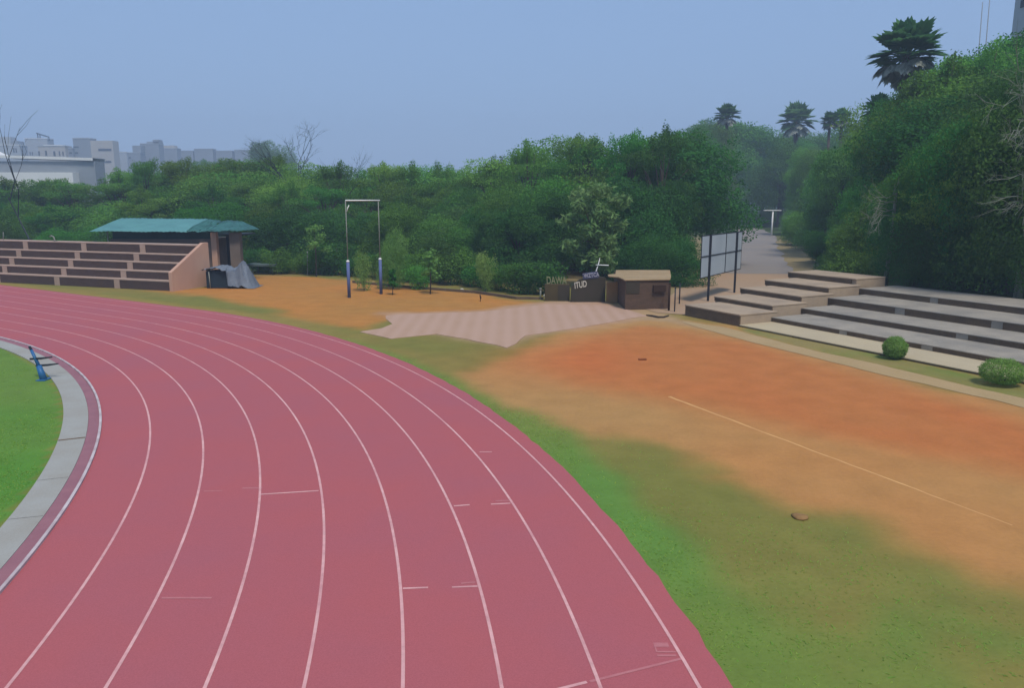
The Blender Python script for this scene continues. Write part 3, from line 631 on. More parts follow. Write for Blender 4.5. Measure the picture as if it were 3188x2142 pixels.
rows = [(.02, 0, .10, -.1, []), (.02, 2.06, .32, .10, [(4.0, 4.39), (7.93, 8.4), (12.3, 12.7)]), (-.30, 4.42, .58, .32, [(7.8, 8.3), (13.1, 13.6)]), (-.66, 6.72, .93, .58, [(3.25, 3.75), (7.83, 8.3), (12.6, 13.0)]), (-1.0, 9.5, 1.24, .93, [(3.1, 3.5), (8.2, 8.6)])]
for i, (a0, b, z, zb, pil) in enumerate(rows):
    b1 = rows[i + 1][1] + .06 if i < 4 else b + 3.0
    mb = MB(); mb.box(a0, AE, b + .06, b1, -.2, z - .045); mb.box(a0, AE, b - .03, b1, z - .043, z)
    t = mb.build('tier', M['conc_cool'] if i else M['conc_low'], tb2, .01)
    if i == 0: 
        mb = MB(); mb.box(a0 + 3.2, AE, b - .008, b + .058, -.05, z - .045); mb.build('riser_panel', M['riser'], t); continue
    cuts = [(a0, a0)] + pil + [(AE, AE)]
    for k in range(len(cuts) - 1):
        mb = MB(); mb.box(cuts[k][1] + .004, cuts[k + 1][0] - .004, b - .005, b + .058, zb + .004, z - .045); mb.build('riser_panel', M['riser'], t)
    for p0, p1 in pil:
        mb = MB(); mb.box(p0, p1, b - .02, b + .058, zb + .004, z - .046); mb.build('pillar', M['conc_cool'], t)

# lamp post along the road, far off
lp = empty('lamp_post', (42.4, 126.6, 0)); tag(lp, 'pale T-shaped lamp post beside the far end of the road', 'lamp post')
mb = MB(); mb.tube([(0, 0, -.2), (0, 0, 4.1)], [.15, .12], 8); mb.build('pole', M['white'], lp)
mb = MB(); mb.box(-1.5, 1.3, -.2, .2, 4.1, 4.24); mb.build('arm', M['white'], lp)

# blue hurdle stood on end over the drain
hu = empty('hurdle', (-15.85, 25.3, 0)); tag(hu, 'blue hurdle tipped on its side across the drain slabs', 'hurdle')
mb = MB(); b0 = Vector((.08, -.1, .02)); t0 = Vector((-.42, .15, 1.05))
for a, b, w_ in [((.08, -.1, .0), (-.1, .0, .45), .13), ((-.1, .0, .45), (-.38, .12, 1.0), .065)]:
    mb.tube([a, b], [w_, w_ * .75], 6)
mb.build('board', M['hurdle_blue'], hu)
mb = MB(); mb.tube([(-.36, .11, .98), (-.44, .16, 1.08)], [.05, .05], 6); mb.build('bar_end', M['navy'], hu)
for z_, a_ in ((.70, -.34), (.47, -.16)):
    mb = MB(); mb.tube([(a_ - .06, .05, z_ - .02), (a_ + .35, .02, z_ + .01), (a_ + .72, 0, z_ + .06)], [.035, .04, .025], 6); mb.build('leg', M['black'], hu)
mb = MB(); mb.box(-.05, .25, -.35, .1, 0, .035); mb.build('foot', M['hurdle_blue'], hu)

# ------------------------------------------------------------------ plants
def leaf_mesh(name, seed, blobs, n, smin, smax, jit=.75, shell=.22, asp=.62, lump=1.0):
    r = np.random.default_rng(seed)
    C = np.array([b[0] for b in blobs], float); Rr = np.array([b[1] if hasattr(b[1], '__len__') else (b[1],) * 3 for b in blobs], float)
    wt = (Rr.prod(1)) ** (2 / 3); k = r.choice(len(blobs), n, p=wt / wt.sum())
    d = r.normal(size=(n, 3)); d /= np.linalg.norm(d, axis=1)[:, None]
    rad = 1 - np.abs(r.normal(0, shell, n)) + r.normal(0, .05, n); rad = np.clip(rad, .25, 1.12)
    # lumpy outline
    lum = 1 + lump * .16 * np.sin(d[:, 0] * 5 + k * 1.7) * np.cos(d[:, 1] * 4.3 + k) + lump * .10 * np.sin(d[:, 2] * 9 + k * 2.1)
    pos = C[k] + d * Rr[k] * (rad * lum)[:, None]
    if lump == 1.0:
        sp = r.random(n) < .05; cl = r.integers(0, 60, n); off = r.normal(size=(60, 3)) * [1, 1, .8]; off /= np.linalg.norm(off, axis=1)[:, None]; ext = .95 + .45 * r.random(60)
        bk = r.integers(0, len(blobs), 60); base = C[bk] + off * Rr[bk] * ext[:, None]; pos[sp] = (base[cl] + r.normal(0, .14, (n, 3)))[sp]
    nn = d / Rr[k]; nn /= np.linalg.norm(nn, axis=1)[:, None]; nn = nn + jit * r.normal(size=(n, 3)); nn[:, 2] += .25; nn /= np.linalg.norm(nn, axis=1)[:, None]
    t = np.cross(nn, r.normal(size=(n, 3))); t /= np.linalg.norm(t, axis=1)[:, None]; b = np.cross(nn, t)
    s = (smin + (smax - smin) * r.random(n))[:, None] * .5
    V = np.stack([pos - t * s, pos - b * s * asp, pos + t * s, pos + b * s * asp], 1)
    V[:, :, 2] = np.maximum(V[:, :, 2], .02)
    me = np_mesh(name, V.reshape(-1, 3), np.arange(4 * n).reshape(-1, 4))
    clump = np.random.default_rng(seed + 9).random(len(blobs))[k]
    val = np.clip(.35 * clump + .4 * r.random(n) + .25 * np.clip(nn[:, 2] * .5 + .5, 0, 1) * r.random(n), 0, 1)
    a = me.attributes.new('leaf', 'FLOAT', 'POINT'); a.data.foreach_set('value', np.repeat(val, 4).astype(np.float32))
    return me
def limb_mesh(name, seed, h, tips, r0, m, lean=.0):
    r = random.Random(seed); mb = MB()
    top = Vector(((r.random() - .5) * lean, (r.random() - .5) * lean, h))
    fork = top * .45
    mb.tube([(0, 0, -.3), (0, 0, .15), fork * .5 + Vector(((r.random() - .5) * .12, 0, 0)), fork, top], [r0 * 1.5, r0 * 1.1, r0 * .9, r0 * .8, r0 * .25], 7)
    for c in tips:
        c = Vector(c); s = fork.lerp(top, r.random() * .5); mid = s.lerp(c, .5) + Vector((0, 0, .12 * c.length * (r.random() - .2)))
        mb.tube([s, mid, c], [r0 * .5, r0 * .33, r0 * .1], 5)
    return mb.mesh(name, m)
def blob_tree(kind, seed):
    r = random.Random(seed); bl = []
    if kind in ('broad', 'broad_near'):
        H, RR = 8.0, 3.3
        for i in range(15):
            a = i * 2.4 + r.random(); q = RR * (.25 + .55 * r.random()); z = 2.3 + 4.6 * r.random(); q *= 1 - max(0, z - 5) * .2
            s = 1.0 + .75 * r.random(); bl.append(((q * math.cos(a), q * math.sin(a), z), (s * 1.15, s * 1.15, s * .85)))
        bl.append(((0, 0, 6.6), (1.6, 1.6, 1.3))); lo = 1.6
    elif kind in ('bushy', 'bushy_near'):
        H, RR = 6.0, 3.0
        for i in range(18):
            a = i * 2.4 + r.random(); z = .7 + 4.2 * r.random() ** .9; q = RR * (.35 + .45 * r.random()) * (1 - max(0, z - 3.4) * .25)
            s = .85 + .7 * r.random(); bl.append(((q * math.cos(a), q * math.sin(a), z), (s * 1.1, s * 1.1, s)))
        bl.append(((0, 0, 4.8), (1.3, 1.3, 1.2)))
    elif kind == 'spread':
        H, RR = 8.5, 4.6
        for i in range(17):
            a = i * 2.4 + r.random(); q = RR * (.2 + .65 * r.random()); z = 3.6 + 3.8 * r.random() - q * .25
            s = 1.1 + .8 * r.random(); bl.append(((q * math.cos(a), q * math.sin(a), z), (s * 1.5, s * 1.5, s * .55)))
        bl.append(((0, 0, 7.4), (2.2, 2.2, .9)))
    elif kind == 'tall':
        H, RR = 12.0, 3.0
        for i in range(22):
            a = i * 2.4 + r.random(); z = 2.2 + 8.6 * r.random(); q = RR * (.3 + .5 * r.random()) * (1 - max(0, z - 7) * .12)
            s = 1.0 + .75 * r.random(); bl.append(((q * math.cos(a), q * math.sin(a), z), (s * 1.1, s * 1.1, s * .95)))
        bl.append(((0, 0, 10.9), (1.4, 1.4, 1.3)))
    elif kind == 'airy':
        H, RR = 9.0, 3.4
        for i in range(20):
            a = i * 2.4 + r.random(); z = 2.6 + 5.6 * r.random(); q = RR * (.3 + .7 * r.random()) * (1 - max(0, z - 6) * .15)
            s = .55 + .55 * r.random(); bl.append(((q * math.cos(a), q * math.sin(a), z), (s * 1.25, s * 1.25, s * .6)))
        for i in range(9):
            a = i * 2.1; q = RR * .5 * r.random(); bl.append(((q * math.cos(a), q * math.sin(a), 7.4 + 1.4 * r.random()), (.4, .4, .6)))
    elif kind == 'shrub':
        H, RR = 2.0, 1.2
        for i in range(8):
            a = i * 2.4; z = .35 + 1.1 * r.random(); q = .65 * r.random() + .15; s = .42 + .25 * r.random(); bl.append(((q * math.cos(a), q * math.sin(a), z), s))
    return H, bl
PROTO = {}
def proto(kind, seed, n, smin, smax):
    H, bl = blob_tree(kind, seed)
    cm = leaf_mesh('crown', seed, bl, n, smin, smax)
    tips = [b[0] for b in bl[::2]] if kind != 'shrub' else []
    tm = limb_mesh('trunk', seed, H * .72, tips, H * (.017 if kind != 'airy' else .02) if kind != 'shrub' else .04, M['bark'])
    zmax = max(v.co.z for v in cm.vertices)
    PROTO.setdefault(kind, []).append((zmax, cm, tm))
for s_ in (11, 12, 13): proto('broad', s_, 34000, .09, .19)
for s_ in (17, 18): proto('airy', s_, 15000, .09, .18)
for s_ in (21, 22, 23): proto('bushy', s_, 26000, .09, .18)
for s_ in (31, 32): proto('spread', s_, 30000, .09, .18)
for s_ in (41, 42): proto('tall', s_, 40000, .09, .18)
for s_ in (14, 15, 16): proto('broad_near', s_, 60000, .06, .14)
for s_ in (24, 25): proto('bushy_near', s_, 46000, .06, .13)
for s_ in (51, 52, 53): proto('shrub', s_, 3500, .06, .13)
LEAFCACHE = {}
def crown_with(me, m):
    k = (me.name, m.name)
    if k not in LEAFCACHE:
        c = me.copy(); c.materials.clear(); c.materials.append(m); LEAFCACHE[k] = c
    return LEAFCACHE[k]
TR = random.Random(99)
def put_tree(kind, x, y, h, m, name, label, cat='tree', group=None, wide=1.0, z=None, sink=.0):
    zmax, cm, tm = TR.choice(PROTO[kind]); s = h / zmax
    z = float(hill_h(x, y)) if z is None else z
    e = empty(name, (x, y, z - sink), TR.random() * 6.28); e.scale = (s * wide, s * wide, s)
    tag(e, label, cat, group)
    link('trunk', tm, None, e); link('crown', crown_with(cm, M[m]), None, e)
    return e
SKY = [(-300, 540), (-50, 545), (200, 545), (300, 535), (420, 508), (560, 485), (640, 488), (760, 488), (880, 488), (960, 494), (1040, 512), (1120, 522), (1180, 504), (1250, 494), (1400, 496), (1470, 502), (1530, 482), (1600, 452), (1680, 422), (1760, 407), (1850, 412), (1890, 450), (1930, 450), (1975, 405), (2050, 388), (2120, 392), (2200, 375), (2280, 380), (2350, 405), (2450, 408), (2560, 432), (2620, 425), (2680, 370), (2740, 300), (2800, 262), (2880, 222), (2960, 172), (3060, 132), (3188, 82), (3400, 30)]
def sky_y(px):
    for (a, b), (c, d) in zip(SKY, SKY[1:]):
        if a <= px <= c: return b + (d - b) * (px - a) / (c - a)
    return SKY[-1][1]
def row(x0, x1, step, Y, dy, kinds, ms, name, label, group, wide=1.0, jit=.35, jy=12, Yj=2.5, cat='tree', cap=None):
    px = x0
    while px < x1:
        q = px + (TR.random() - .5) * step * jit * 2; y_ = Y + (TR.random() - .5) * 2 * Yj
        X_, zt = atY(q, sky_y(q) + dy + TR.random() * jy, y_); zg = float(hill_h(X_, y_)); h = zt - zg
        if cap: h = min(h, cap)
        if h > 1.2: put_tree(TR.choice(kinds), X_, y_, h, TR.choice(ms), name, label, cat, group, wide * (.9 + .25 * TR.random()))
        px += step
gA = 'trees of the wood behind the brown stand'
lA = 'leafy green tree in the wood behind the brown stand'
row(-60, 900, 78, 98, 0, ['broad', 'spread', 'airy'], ['leaf', 'leaf', 'leaf_fresh'], 'broadleaf_tree', lA, gA, 1.25)
row(-40, 900, 92, 84, 48, ['broad', 'bushy', 'airy'], ['leaf', 'leaf_fresh'], 'broadleaf_tree', lA, gA, 1.25, jy=40)
row(-20, 900, 105, 72, 130, ['bushy', 'broad'], ['leaf', 'leaf_dark'], 'broadleaf_tree', lA, gA, 1.3, jy=50)
row(640, 900, 90, 250, -2, ['broad', 'spread', 'airy'], ['leaf'], 'distant_tree', 'faint hazy tree far off on the skyline beyond the wood', 'faint hazy trees on the far skyline', 1.2, jy=12, Yj=10)
row(330, 900, 130, 94, -20, ['airy'], ['leaf_fresh', 'leaf'], 'broadleaf_tree', lA, gA, .8, jy=26)
gB = 'trees behind the bar frame and the planted border'
lB = 'leafy green tree in the wood behind the bar frame'
row(940, 1500, 78, 92, 0, ['broad', 'spread', 'airy'], ['leaf_fresh', 'leaf'], 'broadleaf_tree', lB, gB, 1.25)
row(930, 1500, 88, 78, 50, ['broad', 'bushy', 'airy'], ['leaf', 'leaf_fresh'], 'broadleaf_tree', lB, gB, 1.25, jy=40)
row(900, 1560, 92, 68, 120, ['bushy', 'broad'], ['leaf', 'leaf_dark'], 'broadleaf_tree', lB, gB, 1.25, jy=50)
row(1360, 1760, 84, 59, 165, ['bushy', 'broad'], ['leaf_dark', 'leaf'], 'broadleaf_tree', lB, gB, 1.1, jy=50, Yj=1.5)
row(1080, 1540, 105, 84, -22, ['airy'], ['leaf_fresh', 'leaf'], 'broadleaf_tree', lB, gB, .85, jy=26)
gC = 'tall trees behind the sign walls'
lC = 'tall domed green tree rising behind the sign walls'
row(1560, 1900, 85, 80, 0, ['broad', 'spread', 'airy'], ['leaf_fresh', 'leaf_fresh', 'leaf'], 'domed_tree', lC, gC, 1.15, jy=8)
row(1540, 1940, 90, 66, 105, ['broad', 'bushy', 'airy'], ['leaf', 'leaf_fresh'], 'domed_tree', lC, gC, 1.1, jy=40)
row(1640, 1900, 120, 74, -14, ['airy'], ['leaf_fresh', 'leaf'], 'domed_tree', lC, gC, .9, jy=16)
gD = 'trees behind the brown booth and the signboard'
lD = 'dark green tree standing behind the brown booth'
row(1930, 2165, 66, 70, 0, ['tall', 'broad'], ['leaf', 'leaf_dark'], 'dark_tree', lD, gD, 1.1, jy=20)
row(1960, 2070, 85, 66, -26, ['airy'], ['leaf', 'leaf_dark'], 'dark_tree', lD, gD, .8, jy=20)
row(2120, 2200, 45, 104, -6, ['tall'], ['leaf', 'leaf_dark'], 'dark_tree', lD, gD, .85, jy=20, Yj=5)
row(2180, 2240, 34, 156, -8, ['tall'], ['leaf'], 'dark_tree', lD, gD, .85, jy=15, Yj=3)
row(2225, 2330, 40, 200, -16, ['tall', 'broad'], ['leaf', 'leaf_fresh'], 'dark_tree', lD, gD, 1.1, jy=15, Yj=3)
row(1950, 2150, 70, 60, 110, ['tall', 'bushy'], ['leaf_dark'], 'dark_tree', lD, gD, 1.1, jy=60, Yj=1.5)
row(1930, 2170, 70, 53.5, 320, ['bushy'], ['leaf_dark'], 'dark_tree', lD, gD, 1.1, jy=60, Yj=1.0)
gE = 'trees on the slope right of the road'
lE = 'bushy green tree on the slope right of the road'
row(2200, 2720, 60, 192, -22, ['broad', 'tall'], ['leaf', 'leaf_fresh'], 'slope_tree', lE, gE, 1.3, jy=20, Yj=6)
row(2190, 2430, 40, 183, 235, ['bushy'], ['leaf', 'leaf_dark'], 'slope_tree', lE, gE, 1.4, jy=20, Yj=2)
row(2600, 2700, 50, 142, 20, ['broad', 'spread', 'airy'], ['leaf_fresh', 'leaf'], 'slope_tree', lE, gE, .8, jy=20, Yj=3)
row(2640, 2760, 60, 118, 40, ['broad', 'spread', 'airy'], ['leaf_fresh', 'leaf'], 'slope_tree', lE, gE, 1.2, jy=40, Yj=5)
row(2575, 2760, 60, 95, 130, ['bushy', 'broad'], ['leaf_fresh'], 'slope_tree', lE, gE, 1.1, jy=50, Yj=4)
row(2605, 2760, 56, 76, 215, ['bushy', 'bushy', 'broad'], ['leaf_bright', 'leaf_fresh'], 'slope_tree', lE, gE, 1.0, jy=60, Yj=3)
row(2500, 2680, 38, 128, 12, ['tall'], ['leaf_fresh', 'leaf_fresh', 'leaf'], 'slope_tree', lE, gE, .85, jy=40, Yj=5)
row(2430, 2540, 36, 168, 10, ['tall', 'broad'], ['leaf_fresh', 'leaf'], 'slope_tree', lE, gE, .8, jy=30, Yj=5)
row(2560, 2680, 40, 108, 90, ['tall'], ['leaf_bright', 'leaf_fresh'], 'slope_tree', lE, gE, .9, jy=40, Yj=4)
row(2475, 2580, 34, 100, 225, ['bushy'], ['leaf_bright', 'leaf_fresh'], 'slope_tree', lE, gE, .9, jy=20, Yj=4)
row(2545, 2640, 34, 74, 270, ['bushy'], ['leaf_bright', 'leaf_fresh'], 'slope_tree', lE, gE, .9, jy=20, Yj=2)
row(2590, 2700, 45, 62, 330, ['bushy'], ['leaf', 'leaf_fresh'], 'slope_tree', lE, gE, 1.2, jy=40, Yj=2)
row(2590, 2760, 42, 86, 6, ['tall', 'broad'], ['leaf_fresh', 'leaf', 'leaf_fresh'], 'slope_tree', lE, gE, .8, jy=30, Yj=3)
row(2630, 2860, 44, 54, 262, ['bushy'], ['leaf_fresh', 'leaf_bright', 'leaf'], 'slope_tree', lE, gE, .85, jy=70, Yj=2)
row(2700, 2860, 46, 60, 150, ['tall', 'broad'], ['leaf_fresh', 'leaf'], 'slope_tree', lE, gE, .8, jy=60, Yj=2)
gF = 'big trees above the long terrace block'
lF = 'big dense dark tree towering over the long terrace block'
row(2850, 3200, 120, 62, -26, ['airy'], ['leaf', 'leaf_fresh'], 'big_tree', lF, gF, .8, jy=26)
row(2765, 2990, 50, 64, 0, ['tall'], ['leaf', 'leaf_fresh'], 'big_tree', lF, gF, .85, jy=14, Yj=2)
row(2990, 3330, 75, 66, 0, ['broad_near', 'tall'], ['leaf', 'leaf', 'leaf_fresh'], 'big_tree', lF, gF, 1.05, jy=14, Yj=3)
row(2950, 3400, 80, 55, 85, ['broad_near', 'bushy_near'], ['leaf', 'leaf_dark'], 'big_tree', lF, gF, 1.15, jy=60, Yj=2)
for q_, b_, yy, mm in [(2930, 16.4, 440, 'leaf_dark'), (2985, 16.4, 360, 'leaf'), (3060, 16.6, 320, 'leaf_dark'), (3140, 16.6, 280, 'leaf'), (3230, 16.8, 220, 'leaf_dark'), (3330, 16.8, 200, 'leaf_dark'), (2868, 15.0, 640, 'leaf_dark'), (2930, 15.1, 610, 'leaf_dark'), (3000, 15.1, 590, 'leaf_dark'), (3085, 15.2, 570, 'leaf_dark'), (3175, 15.3, 560, 'leaf_dark'), (3270, 15.3, 560, 'leaf_dark')]:
    # stand on the slope just behind the terrace: find Y on the px ray where b matches
    best = min((abs((atY(q_, 800, Yk)[0] - RSO[0]) * RV[0] + (Yk - RSO[1]) * RV[1] - b_), Yk) for Yk in np.arange(24, 50, .25))[1]
    X_, zt = atY(q_, yy, float(best)); zg = float(hill_h(X_, best))
    put_tree(TR.choice(['bushy_near', 'broad_near'] if yy < 560 else ['bushy_near']), X_, float(best), zt - zg, mm, 'big_tree', lF, 'tree', gF, .85 if yy < 560 else .95)

# understorey shrubs along the edge of the wood
gS = 'shrubs along the edge of the wood'; lS = 'dark green shrub at the foot of the wood behind the planted border'
for k in range(30):
    px = 800 + k * 31 + TR.random() * 20
    yb = np.interp(px, [640, 1100, 1280, 1480, 1640, 1760], [846, 866, 884, 902, 924, 925]) - TR.random() * 8
    x_, y_ = gp(px, yb); y_ += 1.0; x_ = atY(px, yb, y_)[0]
    put_tree('shrub', x_, y_, 1.5 + 1.6 * TR.random(), TR.choice(['leaf', 'leaf_dark']), 'woodland_shrub', lS, 'shrub', gS, 1.1)
for px, Yb, h, w_, mm, lb in [(1130, 50.6, 3.3, .42, 'leaf_bright', 'slim yellow-green shrub between the blue padded posts'), (1222, 51.8, 4.5, .48, 'leaf_bright', 'tall bright green shrub right of the bar frame'),
                              (1300, 51.6, 1.9, 1.0, 'leaf_fresh', 'low rounded green shrub left of the clay sapling'), (1510, 50.2, 3.0, .5, 'leaf_bright', 'light green leafy shrub behind the planted border kerb')]:
    X_, _ = atY(px, 800, Yb); put_tree('shrub' if h < 4 else 'bushy', X_, Yb, h, mm, 'shrub', lb, 'shrub', None, w_)
# saplings
def sapling(x, y, h, crown0, rad, m, label, seed, n=420, sz=(.14, .3)):
    r = random.Random(seed); e = empty('sapling', (x, y, 0)); tag(e, label, 'sapling')
    bl = []
    for i in range(9):
        a = i * 2.4; z = crown0 + (h - crown0) * (.12 + .8 * i / 8); q = rad * (.2 + .7 * r.random()) * (1 - .5 * i / 8); bl.append(((q * math.cos(a), q * math.sin(a), z), (.3 * rad + .1, .3 * rad + .1, .16 * rad + .08)))
    mb = MB(); mb.tube([(0, 0, -.1), (.04, 0, h * .4), (0, .03, h * .92)], [.05, .04, .015], 6)
    for b in bl: mb.tube([(0, 0, b[0][2] - .25), b[0]], [.018, .008], 5)
    mb.build('trunk', M['bark'], e); link('crown', leaf_mesh('crown', seed, bl, n, *sz, .8, .3), M[m], e); return e
sapling(-5.23, 48.9, 2.85, .9, .75, 'leaf_bright', 'young sapling alone on the clay right of the bar frame', 61)
sapling(-15.3, 60.0, 4.0, 1.9, 1.15, 'leaf_bright', 'leafy sapling between the pale pole and the blue pole', 62, 650)
x_, y_ = gp(1222, 918); sapling(x_, y_, 1.6, .5, .3, 'leaf', 'thin dark green sapling just right of the right padded post', 63, 260)
# pale leafy tree behind the dark sign wall
M['leaf_pale'] = leaf_mat('pale_long_leaves', (.09, .20, .06), (.28, .40, .15), .35, .02, .08)
e = empty('pale_tree', (5.7, 52.0, 0)); tag(e, 'pale tree with long drooping leaves between the dark sign wall and the booth', 'tree')
pb_ = [((1.7 * math.cos(k * 2.4) * (.3 + .7 * (k % 5) / 4), 1.2 * math.sin(k * 2.4), 1.6 + 4.9 * k / 15), (.85, .8, .55)) for k in range(16)]
link('trunk', limb_mesh('trunk', 5, 5.2, [b[0] for b in pb_[::2]], .12, M['bark']), None, e)
link('crown', leaf_mesh('crown', 77, pb_, 5200, .22, .62, .9, .3, .26), M['leaf_pale'], e)

# clipped round bushes on the verge of the long terrace
def ball(x, y, rx, h, label, seed):
    e = empty('clipped_bush', (x, y, 0)); tag(e, label, 'bush')
    mb = MB(); 
    for k in range(5): mb.tube([(0, 0, -.02), (rx * .4 * math.cos(k * 1.26), rx * .4 * math.sin(k * 1.26), h * .6)], [.03, .01], 5)
    mb.build('stem', M['bark'], e)
    link('crown', leaf_mesh('crown', seed, [((0, 0, h * .52), (rx, rx, h * .5))], 9000, .03, .06, .45, .07, lump=.25), M['leaf_bush'], e)
x_, y_ = gp(2773, 1122); ball(x_ + .25, y_ + .25, .43, .84, 'small round clipped bush on the verge below the long terrace', 71)
x_, y_ = gp(3107, 1205); ball(x_ + .3, y_ + .3, .68, .84, 'wide squat clipped bush at the right end of the verge', 72)

# palmyra palms
def palm_meshes(seed, nf=46, fr=1.15):
    r = np.random.default_rng(seed); V = []; vals = []; Fc = []; VD = []; vd = []
    for k in range(nf):
        th = k * 2.4; el = R(80) - R(125) * (k / nf) + r.normal(0, .12); L_ = 1.0 + .35 * r.random()
        d = np.array([math.cos(th) * math.cos(el), math.sin(th) * math.cos(el), math.sin(el)]); c = d * L_
        side = np.cross(d, [0, 0, 1]); side /= np.linalg.norm(side) + 1e-9; up = np.cross(side, d)
        dry = k > nf * .72
        for j in range(15):
            a = R(-115) + R(230) * j / 14; ll = fr * (.85 + .25 * r.random()) * (1 - .25 * abs(a) / 2.2) * (.75 if dry else 1)
            q = d * math.cos(a) + side * math.sin(a); q = q + up * (.25 * abs(math.sin(a))) - np.array([0, 0, .10 if not dry else .8]); q /= np.linalg.norm(q)
            wv = np.cross(q, up); wv /= np.linalg.norm(wv) + 1e-9; wd = .19 * fr
            pts = [c, c + q * ll * .55 + wv * wd, c + q * ll - np.array([0, 0, .12 * ll]), c + q * ll * .55 - wv * wd]
            (VD if dry else V).extend(pts); (vd if dry else vals).extend([r.random()] * 4)
    def mk(V_, v_, nm):
        me = np_mesh(nm, np.array(V_), np.arange(len(V_)).reshape(-1, 4)); a = me.attributes.new('leaf', 'FLOAT', 'POINT'); a.data.foreach_set('value', np.array(v_, np.float32)); return me
    petm = MB()
    for k in range(nf):
        th = k * 2.4; el = R(75) - R(120) * (k / nf); d = Vector((math.cos(th) * math.cos(el), math.sin(th) * math.cos(el), math.sin(el))); petm.tube([(0, 0, 0), d * 1.05], [.05, .03], 4)
    return mk(V, vals, 'crown'), mk(VD, vd, 'dry_fronds'), petm.mesh('leaf_stalks', M['leaf_palm'])
PAL = [palm_meshes(81), palm_meshes(82)]
def palm(px, ytop, Y, crown_r, label, k=0, mcr='leaf_palm', group=None):
    X_, zt = atY(px, ytop, Y); zg = float(hill_h(X_, Y)); s = crown_r / 2.2; zc = zt - 2.1 * s; h = zc - zg
    e = empty('palm_tree', (X_, Y, zg)); tag(e, label, 'palm', group)
    mb = MB(); mb.tube([(0, 0, -.3), (.1 * s, 0, h * .5), (0, 0, h + .1)], [.3 * s + .08, .2 * s + .05, .2 * s + .05], 9); mb.build('trunk', M['bark'], e)
    for me, m_, nm in ((PAL[k][0], mcr, 'crown'), (PAL[k][1], 'leaf_dry', 'dry_fronds'), (PAL[k][2], 'leaf_palm', 'leaf_stalks')):
        o = link(nm, crown_with(me, M[m_]), None, e); o.location = (0, 0, h); o.scale = (s, s, s); o.rotation_euler.z = TR.random() * 6
palm(2832, 52, 72, 3.5, 'largest fan palm on the skyline above the big dark trees', 0)
palm(2484, 316, 178, 4.6, 'broad dark fan palm left of the pale pair on the skyline', 1)
palm(2266, 318, 168, 3.0, 'fan palm topping the trees behind the signboard', 0)
palm(2586, 345, 140, 1.9, 'thinner palm of the pale skyline pair', 1)
palm(2624, 334, 140, 2.2, 'taller palm of the pale skyline pair', 0)
palm(2740, 290, 74, 1.6, 'small palm poking out of the dark trees below the largest palm', 1)

# bare trees
def bare_tree(x, y, z, h, spread, m, name, label, seed, r0=.1, depth=4, lean=(0, 0), up=.6, first=.35):
    r = random.Random(seed); mb = MB()
    def br(p, d, L_, rad, k):
        q1 = p + d * L_ * .5 + Vector((r.gauss(0, .06), r.gauss(0, .06), r.gauss(0, .04))) * L_; q2 = p + d * L_ + Vector((r.gauss(0, .1), r.gauss(0, .1), r.gauss(0, .06))) * L_
        mb.tube([p, q1, q2], [rad, rad * .8, rad * .55], 5 if k < 2 else 4, cap=False)
        if k >= depth: return
        for j in range(2 if k < 1 else r.choice([2, 3])):
            nd = Vector((d.x + r.gauss(0, spread), d.y + r.gauss(0, spread), d.z + r.gauss(0, spread * .7) + up * .15)).normalized()
            br(q1.lerp(q2, r.random() * .8 + .2), nd, L_ * (.55 + .3 * r.random()), rad * .55, k + 1)
    br(Vector((0, 0, -.2)), Vector((lean[0], lean[1], 1)).normalized(), h * first, r0, 0)
    o = mb.build(name, m, None, 0, (x, y, z)); return tag(o, label, 'bare tree')
X_, zt = atY(940, 330, 88); bare_tree(X_, 88, 0, zt * .80, .46, M['bark_dark'], 'bare_tree', 'leafless twiggy tree standing above the wood on the skyline', 5, .22, 6, first=.5)
X_, zt = atY(1052, 455, 90); bare_tree(X_, 90, 0, zt * .82, .42, M['bark_dark'], 'bare_tree', 'smaller thin-topped leafless tree right of the twiggy one', 8, .14, 5, first=.5)
X_, zt = atY(44, 560, 80); mb = MB(); pts = [atY(*q, 70) for q in [(33, 640), (38, 520), (52, 470), (64, 445)]]
e = bare_tree(atY(33, 600, 70)[0], 70, 0, 6.4, .22, M['bark_dark'], 'bare_tree', 'slender dark leafless tree at the left edge before the far buildings', 14, .09, 3, lean=(.16, 0), first=.95)
